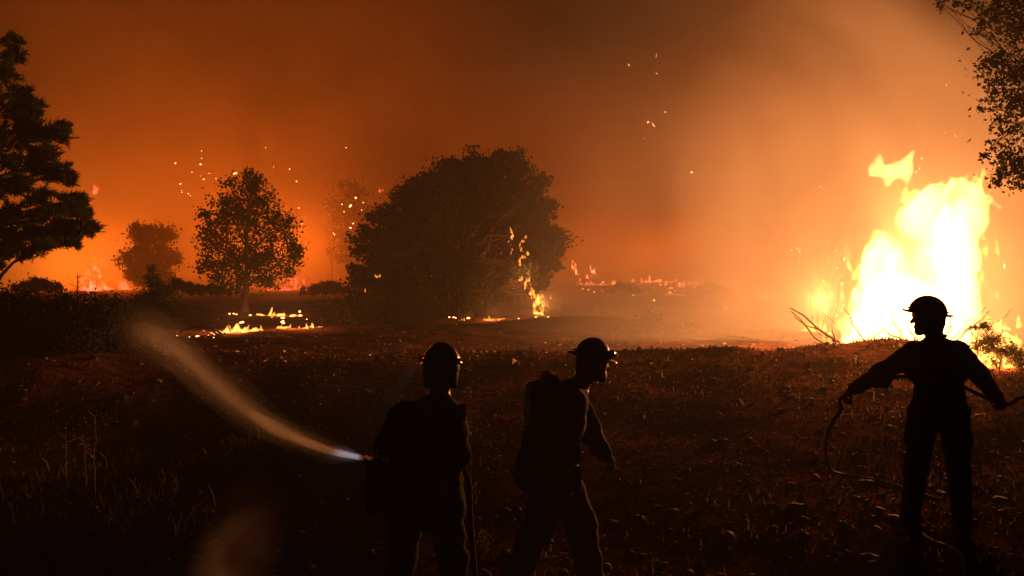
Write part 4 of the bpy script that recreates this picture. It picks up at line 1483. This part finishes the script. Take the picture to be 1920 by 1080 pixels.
# ------------------------------------------------------------------ water jet: nested mist hulls
def jet(name, label, frac, dens, col, r0, r1, seed, t1=1.0, t0=0.0, aniso=0.3):
    a = NZ
    c1 = P(470, 770, 8.2)
    e = P(238, 606, 13.5)
    n = 70
    V, Q = [], []
    seg = 20
    rn = np.random.default_rng(seed)
    ctr = smooth_path([a, P(600, 838, 6.4), P(490, 787, 8.0), P(400, 718, 9.8), P(312, 642, 11.8), P(238, 602, 13.4)], 18)
    m = len(ctr)
    i0, i1 = int(t0 * (m - 1)), int(t1 * (m - 1))
    ctr = ctr[i0:i1 + 1]
    m = len(ctr)
    for i, p in enumerate(ctr):
        t = (i + i0) / 90.0
        d = (ctr[min(i + 1, m - 1)] - ctr[max(i - 1, 0)]).normalized()
        u = d.cross(Vector((0, 0, 1))).normalized()
        w = u.cross(d)
        R = (r0 + (r1 - r0) * t ** 1.15) * frac
        if i > m - 10:
            R *= math.sqrt(max(0.02, 1 - ((i - (m - 10)) / 9.5) ** 2))
        an = 2 * math.pi * np.arange(seg) / seg
        nn = 1 + 0.6 * fbm(np.cos(an) * 1.2 + t * 9, np.sin(an) * 1.2, an * 0 + t * 6.0, 3, seed) * min(1, t * 5)
        for s in range(seg):
            V.append(p + (u * math.cos(an[s]) + w * math.sin(an[s])) * R * float(nn[s]))
    for i in range(m - 1):
        for s in range(seg):
            q = (s + 1) % seg
            Q.append((i * seg + s, (i + 1) * seg + s, (i + 1) * seg + q, i * seg + q))
    k = len(V)
    V += [ctr[0], ctr[-1]]
    for s in range(0, seg, 2):
        Q.append((k, s, (s + 1) % seg, (s + 2) % seg))
        b_ = (m - 1) * seg
        Q.append((k + 1, b_ + (s + 2) % seg, b_ + (s + 1) % seg, b_ + s))
    return np.array([tuple(v) for v in V]), Q


spray = thing('water_spray', 'curving jet of water mist arcing left from the nozzle to the dark bank', 'water spray', NZ)
for nm, fr, de, t0, t1, sd_ in (('mist', 1.8, .022, .12, 1, 3), ('mist', 1.25, .05, .06, .98, 4), ('mist', .85, .1, 0, .95, 5), ('mist', .55, .18, 0, .9, 7), ('mist', .35, .34, 0, .8, 8), ('jet_core', .5, 1.0, 0, .3, 9), ('jet_core', .62, .5, 0, .45, 10)):
    V, Q = jet(nm, '', fr, de, None, .028, .25, sd_, t1, t0)
    o = obj(nm, V - np.array(NZ), Q, air_mat('water_mist', (0.97, 0.97, 1.0), de, 0.2), spray)



# ------------------------------------------------------------------ embers in the air
sp_v, sp_q = surface_nets(np.fromfunction(lambda i, j, k: np.sqrt((i - 3) ** 2 + (j - 3) ** 2 + (k - 3) ** 2) - 2.2, (7, 7, 7)).astype(np.float32), (-3, -3, -3), 1.0)
sp_v = sp_v / 2.2
sp_mesh = {k: mesh_data('ember', sp_v, sp_q) for k in ('spark', 'ember', 'ember_red')}
for k, m_ in sp_mesh.items():
    m_.materials.append(M[k])
re = random.Random(55)


def embers(lst, Y, label, group, kind='spark', rpx=1.2, streak=1.0):
    for (px, py, *q) in lst:
        y2 = Y + re.uniform(-2, 2)
        o = bpy.data.objects.new('ember', sp_mesh[kind])
        COL.objects.link(o)
        r = .72 * (q[0] if q else rpx * re.uniform(.5, 1.1)) * y2 / F
        o.location = P(px, py, y2)
        el = re.choice((1, 1, 1.3, 1.8, 2.6))
        o.scale = (r * streak * el, r * .9, r * .9)
        o.rotation_euler = (0, re.uniform(-1.4, 1.4), 0)
        tag(o, label, 'ember', group)


embers([(329, 306, 2), (376, 308, 2.2), (378, 297), (360, 323), (376, 330), (382, 336), (391, 325), (395, 325), (405, 335), (338, 345, 1.6), (341, 357), (341, 361), (353, 363), (357, 367), (378, 283), (441, 325, 2.2), (438, 327)],
       40, 'tiny bright ember drifting in the air left above the backlit tree', 'embers left above the backlit tree')
embers([(498, 277), (543, 317, 1.6), (513, 313), (556, 340, 1.4), (572, 408), (566, 420), (587, 395), (560, 390)], 42, 'tiny ember drifting in the air right above the backlit tree', 'embers right above the backlit tree')
embers([(649, 277, 1.4), (667, 371, 2.8), (657, 386, 2.8), (641, 383, 1.6), (681, 380, 1.4), (645, 397), (678, 394), (662, 419, 1.4), (657, 427, 1.8), (627, 440, 1.4), (650, 443), (625, 437)],
       44, 'bright ember floating beside the left shoulder of the oak', 'embers beside the oak')
embers([(1179, 122, 2), (1231, 104, 1.2), (1231, 138, 1.2), (1231, 155), (1247, 210, 1.2), (1215, 229, 2.4), (1224, 232), (1226, 236), (1208, 260), (1297, 323, 2.2), (1262, 255), (1268, 378), (1241, 440), (1192, 314), (1265, 362)],
       34, 'small ember rising in the smoke between oak and big fire', 'embers rising in the smoke', streak=1.6)
embers([(1791, 255, 1.4), (1756, 317), (1883, 499, 2.4), (1902, 460), (1845, 447), (1581, 357), (1570, 390), (1636, 386), (1597, 412), (1646, 412), (1540, 430), (1555, 455), (1538, 350)],
       22, 'small bright ember flying near the tall flames', 'embers near the tall flames')
embers([(1522 + re.uniform(-9, 12), y) for y in range(375, 470, 6)], 46, 'tiny ember in the rising string beside the faint scorched tree', 'embers in a rising string', 'ember', 1.2)
embers([(1520 + re.uniform(-14, 14), 448 + re.uniform(-12, 12)) for i in range(12)], 46, 'tiny ember in the cluster low in the faint scorched tree', 'ember cluster in the scorched tree', 'ember', 1.2)
embers([(1700 + re.gauss(0, 110), 300 + re.gauss(0, 90), re.uniform(.5, 1.3)) for i in range(26)], 21, 'fine spark swirling above the tall flames', 'sparks above the tall flames')
embers([(1575 + re.gauss(0, 28), 560 + re.gauss(0, 50), re.uniform(.7, 2.0)) for i in range(26)], 22, 'spark flying out low from the left flank of the big fire', 'sparks off the left flank', 'ember')
embers([(1490 + re.uniform(-8, 10), 468 + re.uniform(-6, 6)) for i in range(8)], 30, 'small ember in the little knot below the faint scorched tree', 'ember knot below the scorched tree', 'ember', 1.5)
embers([(1560 + re.uniform(-25, 20), 490 + re.uniform(-25, 35)) for i in range(16)], 30,
       'small ember hanging on twigs close left of the big fire', 'embers on twigs left of the big fire', 'ember', 1.5)
# glowing spots on far ground
def ground_embers(rects, label, group, kind='ember', rpx=1.6):
    for (x0, x1, Y0, Y1, n) in rects:
        for i in range(n):
            Y = re.uniform(Y0, Y1)
            px = re.uniform(x0, x1)
            p = P(px, 0, Y)
            o = bpy.data.objects.new('ember', sp_mesh[kind])
            COL.objects.link(o)
            r = rpx * re.uniform(.4, 1.4) * Y / F
            o.location = (p.x, Y, gz(p.x, Y) + r * .6)
            o.scale = (r * re.uniform(1, 2.2), r, r)
            tag(o, label, 'ember', group)


ground_embers([(1090, 1140, 70, 95, 9)], 'glowing spot on the far ground close beside the oak', 'glowing spots beside the oak')
ground_embers([(1150, 1320, 75, 100, 16)], 'glowing spot along the thin flame line on the far rise', 'glowing spots on the far rise')
ground_embers([(1180, 1300, 48, 75, 8)], 'glowing spot on the open ground before the far rise', 'glowing spots before the far rise')
ground_embers([(1350, 1480, 48, 75, 16)], 'glowing spot around the slanting pinkish flames', 'glowing spots by the slanting flames')
ground_embers([(1300, 1360, 60, 90, 5)], 'glowing spot between the far flame line and slanting flames', 'glowing spots between the far flames')
ground_embers([(1480, 1590, 26, 36, 10)], 'glowing spot on the ground close left of the big fire', 'glowing spots by the big fire')
ground_embers([(330, 420, 27, 31, 8)], 'glowing spot among the fallen bare branches', 'glowing spots among the fallen branches')
ground_embers([(500, 590, 36, 46, 10)], 'glowing spot around the broken flames behind the low fire', 'glowing spots at the broken flames')
ground_embers([(420, 470, 36, 46, 6)], 'glowing spot on the ground under the backlit tree', 'glowing spots under the backlit tree')
ground_embers([(150, 215, 40, 55, 12)], 'red glowing spot beyond the dark bank', 'glowing spots beyond the dark bank', 'ember_red')
ground_embers([(830, 1040, 38, 44, 9)], 'glowing spot on the ground under the oak', 'glowing spots under the oak')
ground_embers([(1280, 1500, 17.5, 22, 9)], 'faint glowing crumb on the burnt clods before the big fire', 'glowing crumbs on the clods', 'ember', .9)

# ------------------------------------------------------------------ ground litter
rl = np.random.default_rng(12)


def litter(name, label, n, y0, y1, kind, mat, seed, xr=0.75):
    r = np.random.default_rng(seed)
    Yv = y0 * (y1 / y0) ** r.uniform(0, 1, n)
    Xv = r.uniform(-xr, xr, n) * Yv
    Zv = ground_z(Xv, Yv)
    mb = MB()
    t_ = 0.5257
    g_ = 0.8507
    cube = np.array([(-t_, g_, 0), (t_, g_, 0), (-t_, -g_, 0), (t_, -g_, 0), (0, -t_, g_), (0, t_, g_), (0, -t_, -g_), (0, t_, -g_), (g_, 0, -t_), (g_, 0, t_), (-g_, 0, -t_), (-g_, 0, t_)], np.float32)
    cq = np.array([(0, 11, 5), (0, 5, 1), (0, 1, 7), (0, 7, 10), (0, 10, 11), (1, 5, 9), (5, 11, 4), (11, 10, 2), (10, 7, 6), (7, 1, 8),
                   (3, 9, 4), (3, 4, 2), (3, 2, 6), (3, 6, 8), (3, 8, 9), (4, 9, 5), (2, 4, 11), (6, 2, 10), (8, 6, 7), (9, 8, 1)])
    if kind == 'clod':
        s = np.minimum(.0075 * r.lognormal(0, .7, n), .035) * (1 + Yv / 16)
        sc = np.stack([s * r.uniform(.7, 1.6, n), s * r.uniform(.7, 1.6, n), s * r.uniform(.35, .9, n)], 1)
    elif kind == 'chip':
        s = .035 * r.lognormal(0, .5, n)
        sc = np.stack([s, s * r.uniform(.06, .16, n), s * r.uniform(.05, .12, n)], 1)
    a = r.uniform(0, 6.28, n)
    tl = r.normal(0, .25, n)
    v = cube[None] * (1 + .2 * r.normal(size=(n, 12, 3)) * (1 if kind == 'clod' else .15))
    v = v * sc[:, None]
    x, y, z = v[..., 0], v[..., 1], v[..., 2]
    x, z = x * np.cos(tl)[:, None] - z * np.sin(tl)[:, None], x * np.sin(tl)[:, None] + z * np.cos(tl)[:, None]
    x, y = x * np.cos(a)[:, None] - y * np.sin(a)[:, None], x * np.sin(a)[:, None] + y * np.cos(a)[:, None]
    v = np.stack([x + Xv[:, None], y + Yv[:, None], z + Zv[:, None] + sc[:, 2][:, None] * .5], -1)
    q = cq[None] + (np.arange(n) * 12)[:, None, None]
    o = obj(name, v.reshape(-1, 3), q.reshape(-1, 3), M[mat], smooth=False)
    tag(o, label, 'debris', kind='stuff')
    return o


litter('soil_clods', 'loose clods and pebbles scattered over the burnt soil', 7000, 3.2, 32, 'clod', 'stone', 4)
litter('char_crumbs', 'black charred crumbs scattered over the burnt soil', 6000, 3.2, 30, 'clod', 'char', 5)
M['ash'] = solid('pale_ash', (0.3, 0.25, 0.2), (0.6, 0.52, 0.45), 6, 0.9)
litter('ash_flakes', 'scattered pale ash flakes catching the firelight', 700, 3.4, 24, 'clod', 'ash', 8)
litter('wood_chips', 'pale dry chips and straw bits lying on the soil', 5000, 3.2, 26, 'chip', 'dry_wood', 6)


def blades(name, label, n, area, hgt, mat, seed, patch=0.0):
    r = np.random.default_rng(seed)
    x0, x1, y0, y1 = area
    Xv = r.uniform(x0, x1, n * 3); Yv = r.uniform(y0, y1, n * 3)
    if patch:
        m = fbm(Xv * .9, Yv * .9, Xv * 0 + .3, 2, seed) > patch
        Xv, Yv = Xv[m][:n], Yv[m][:n]
    Xv, Yv = Xv[:n], Yv[:n]
    n = len(Xv)
    Zv = ground_z(Xv, Yv)
    h = hgt * r.lognormal(0, .4, n)
    a = r.uniform(0, 6.28, n)
    le = r.uniform(.1, .8, n) * h
    w = .0035 + .02 * h + .0004 * Yv
    b = np.stack([Xv, Yv, Zv - .01], 1)
    d = np.stack([np.cos(a), np.sin(a), a * 0], 1)
    s = np.stack([-np.sin(a), np.cos(a), a * 0], 1)
    up = np.array([0, 0, 1.0])
    m1 = b + d * (le * .35)[:, None] + up * (h * .6)[:, None]
    tp = b + d * le[:, None] + up * h[:, None]
    V = np.stack([b - s * w[:, None], b + s * w[:, None], m1 + s * w[:, None] * .7, m1 - s * w[:, None] * .7, tp + s * w[:, None] * .15, tp - s * w[:, None] * .15], 1)
    q = np.array([(0, 1, 2, 3), (3, 2, 4, 5)])
    o = obj(name, V.reshape(-1, 3), (q[None] + (np.arange(n) * 6)[:, None, None]).reshape(-1, 4), M[mat], smooth=False)
    tag(o, label, 'grass', kind='stuff')


blades('dry_grass', 'dry grass tufts on the dark ground at the left', 1500, (-7.5, -3.2, 8.5, 12.5), .1, 'straw', 31, .12)
M['burnt'] = solid('burnt_stubble', (0.02, 0.010, 0.006), (0.08, 0.035, 0.019), 2.0, 0.95, spec=0.0)
blades('stubble', 'sparse pale dry stubble on the open burnt ground', 2500, (-4, 9, 4.2, 17), .045, 'straw', 33, .08)
blades('burnt_stubble', 'dense short charred stubble covering the open ground', 26000, (-5.5, 7.5, 4.0, 10), .022, 'burnt', 35, .0)
blades('burnt_stubble', 'coarser charred stubble covering the ground before the fires', 30000, (-9, 14, 10, 24), .035, 'burnt', 37, .0)
blades('burnt_tufts', 'patches of taller charred tufts on the open ground', 16000, (-6, 12, 4.2, 20), .06, 'burnt', 39, .3)


# dead weed stalks on the left
def stalk(label, px, py, Y, hpx, seed, n=1, name='dry_stalk'):
    rnd = random.Random(seed)
    p = P(px, py, Y)
    c = gp(p.x, Y, -.02)
    H = hpx * Y / F
    t = thing(name, label, 'plant', c)
    mb = MB()
    w = wander((0, 0, 0), (rnd.uniform(-.05, .05) * H, 0, H), 8, .02, rnd)
    mb.tube(w, [.011 * (1 - .09 * i) for i in range(9)], 6)
    mb.build('stem', M['dry_wood'], t)
    for i in range(9):
        mb = MB()
        s = w[rnd.randint(3, 8)]
        mb.tube(wander(s, s + Vector((rnd.uniform(-.22, .22), rnd.uniform(-.15, .15), rnd.uniform(.02, .2))) * H, 4, .08, rnd), [.005, .004, .004, .003, .002], 4)
        mb.build('side_twig', M['dry_wood'], t)
    C = np.array([w[rnd.randint(4, 8)] + Vector((rnd.uniform(-.16, .16), rnd.uniform(-.1, .1), rnd.uniform(-.05, .2))) * H for i in range(60)])
    V, Q = leaf_mesh(C, .035, seed, .4)
    obj('dry_leaves', V, Q, M['straw'], t, smooth=False)


stalk('tall dead weed stalk standing in the dark left foreground', 178, 880, 10.6, 165, 401)
stalk('shorter dead weed beside the tall stalk', 160, 880, 10.8, 110, 403)
stalk('thin dead weed left of the tall stalk', 128, 875, 11, 120, 405)
stalk('low dead weed near the left boot of the spraying firefighter', 655, 1000, 5.3, 85, 407)
stalk('small dry weed between the spraying and the striding firefighter', 905, 890, 6.6, 60, 409)

# single sticks and stones that catch the light
for i, (x0, y0, x1, y1, Y, r_, lab) in enumerate([
        (868, 868, 940, 892, 6.9, .007, 'pale bent straw stick right of the spraying firefighter'),
        (182, 832, 260, 828, 12.4, .02, 'pale stick on the dark ground right of the tall stalk'),
        (385, 803, 440, 790, 11.5, .018, 'pale stick lying under the water jet'),
        (262, 708, 300, 706, 11.5, .015, 'short pale stick on the dark slope below the jet end'),
        (1310, 862, 1350, 858, 9.0, .008, 'thin stick on the soil left of the standing firefighter'),
        (1235, 704, 1262, 716, 16.0, .02, 'whitish curled root on the burnt soil before the clods')]):
    a, b_ = P(x0, y0, Y), P(x1, y1, Y)
    a = gp(a.x, a.y, r_ * 1.1); b_ = gp(b_.x, b_.y + .05, r_ * 1.1)
    rnd = random.Random(500 + i)
    mb = MB()
    mb.tube(wander(a, b_, 6, .05, rnd, .04), [r_, r_, r_ * .9, r_ * .85, r_ * .8, r_ * .6, r_ * .4], 6)
    mb.tube(wander(a.lerp(b_, .5), a.lerp(b_, .8) + Vector((0, .1, .09)), 3, .05, rnd), [r_ * .6, r_ * .5, r_ * .4, r_ * .2], 5)
    mb.build('fallen_stick', M['dry_wood'])
    tag(bpy.context.scene.objects[-1] if False else COL.objects[-1], lab, 'stick')

# mist near the ground, bottom left, and smoke banks


def dens_mist(nt, co):
    nz_ = nt.nodes.new('ShaderNodeTexNoise')
    nz_.inputs['Scale'].default_value = 5.0
    nz_.inputs['Detail'].default_value = 3.0
    nt.links.new(co, nz_.inputs['Vector'])
    n = math_n(nt, 'MULTIPLY_ADD', nz_.outputs['Fac'], 4.0)
    n.node.inputs[2].default_value = -1.3
    n = math_n(nt, 'MAXIMUM', n, 0.0)
    vs = nt.nodes.new('ShaderNodeVectorMath'); vs.operation = 'MULTIPLY'
    vs.inputs[1].default_value = (1 / .26, 1 / .4, 1 / .5)
    nt.links.new(co, vs.inputs[0])
    ln = nt.nodes.new('ShaderNodeVectorMath'); ln.operation = 'LENGTH'
    nt.links.new(vs.outputs[0], ln.inputs[0])
    return math_n(nt, 'MULTIPLY', ramp(nt, ln.outputs['Value'], 1.0, 0.0, 2.6), n)


mist = smoke_volume('mist_patch', 'pale wisp of water mist low in the dark left foreground', (-.27, -.41, -.51), (.27, .41, .51), dens_mist, 1.0, (.97, .97, 1.0))
mist.name = 'mist'
mist['category'] = 'mist'
mist.location = P(445, 1045, 4.4)
mist.rotation_euler = (0, .25, 0)
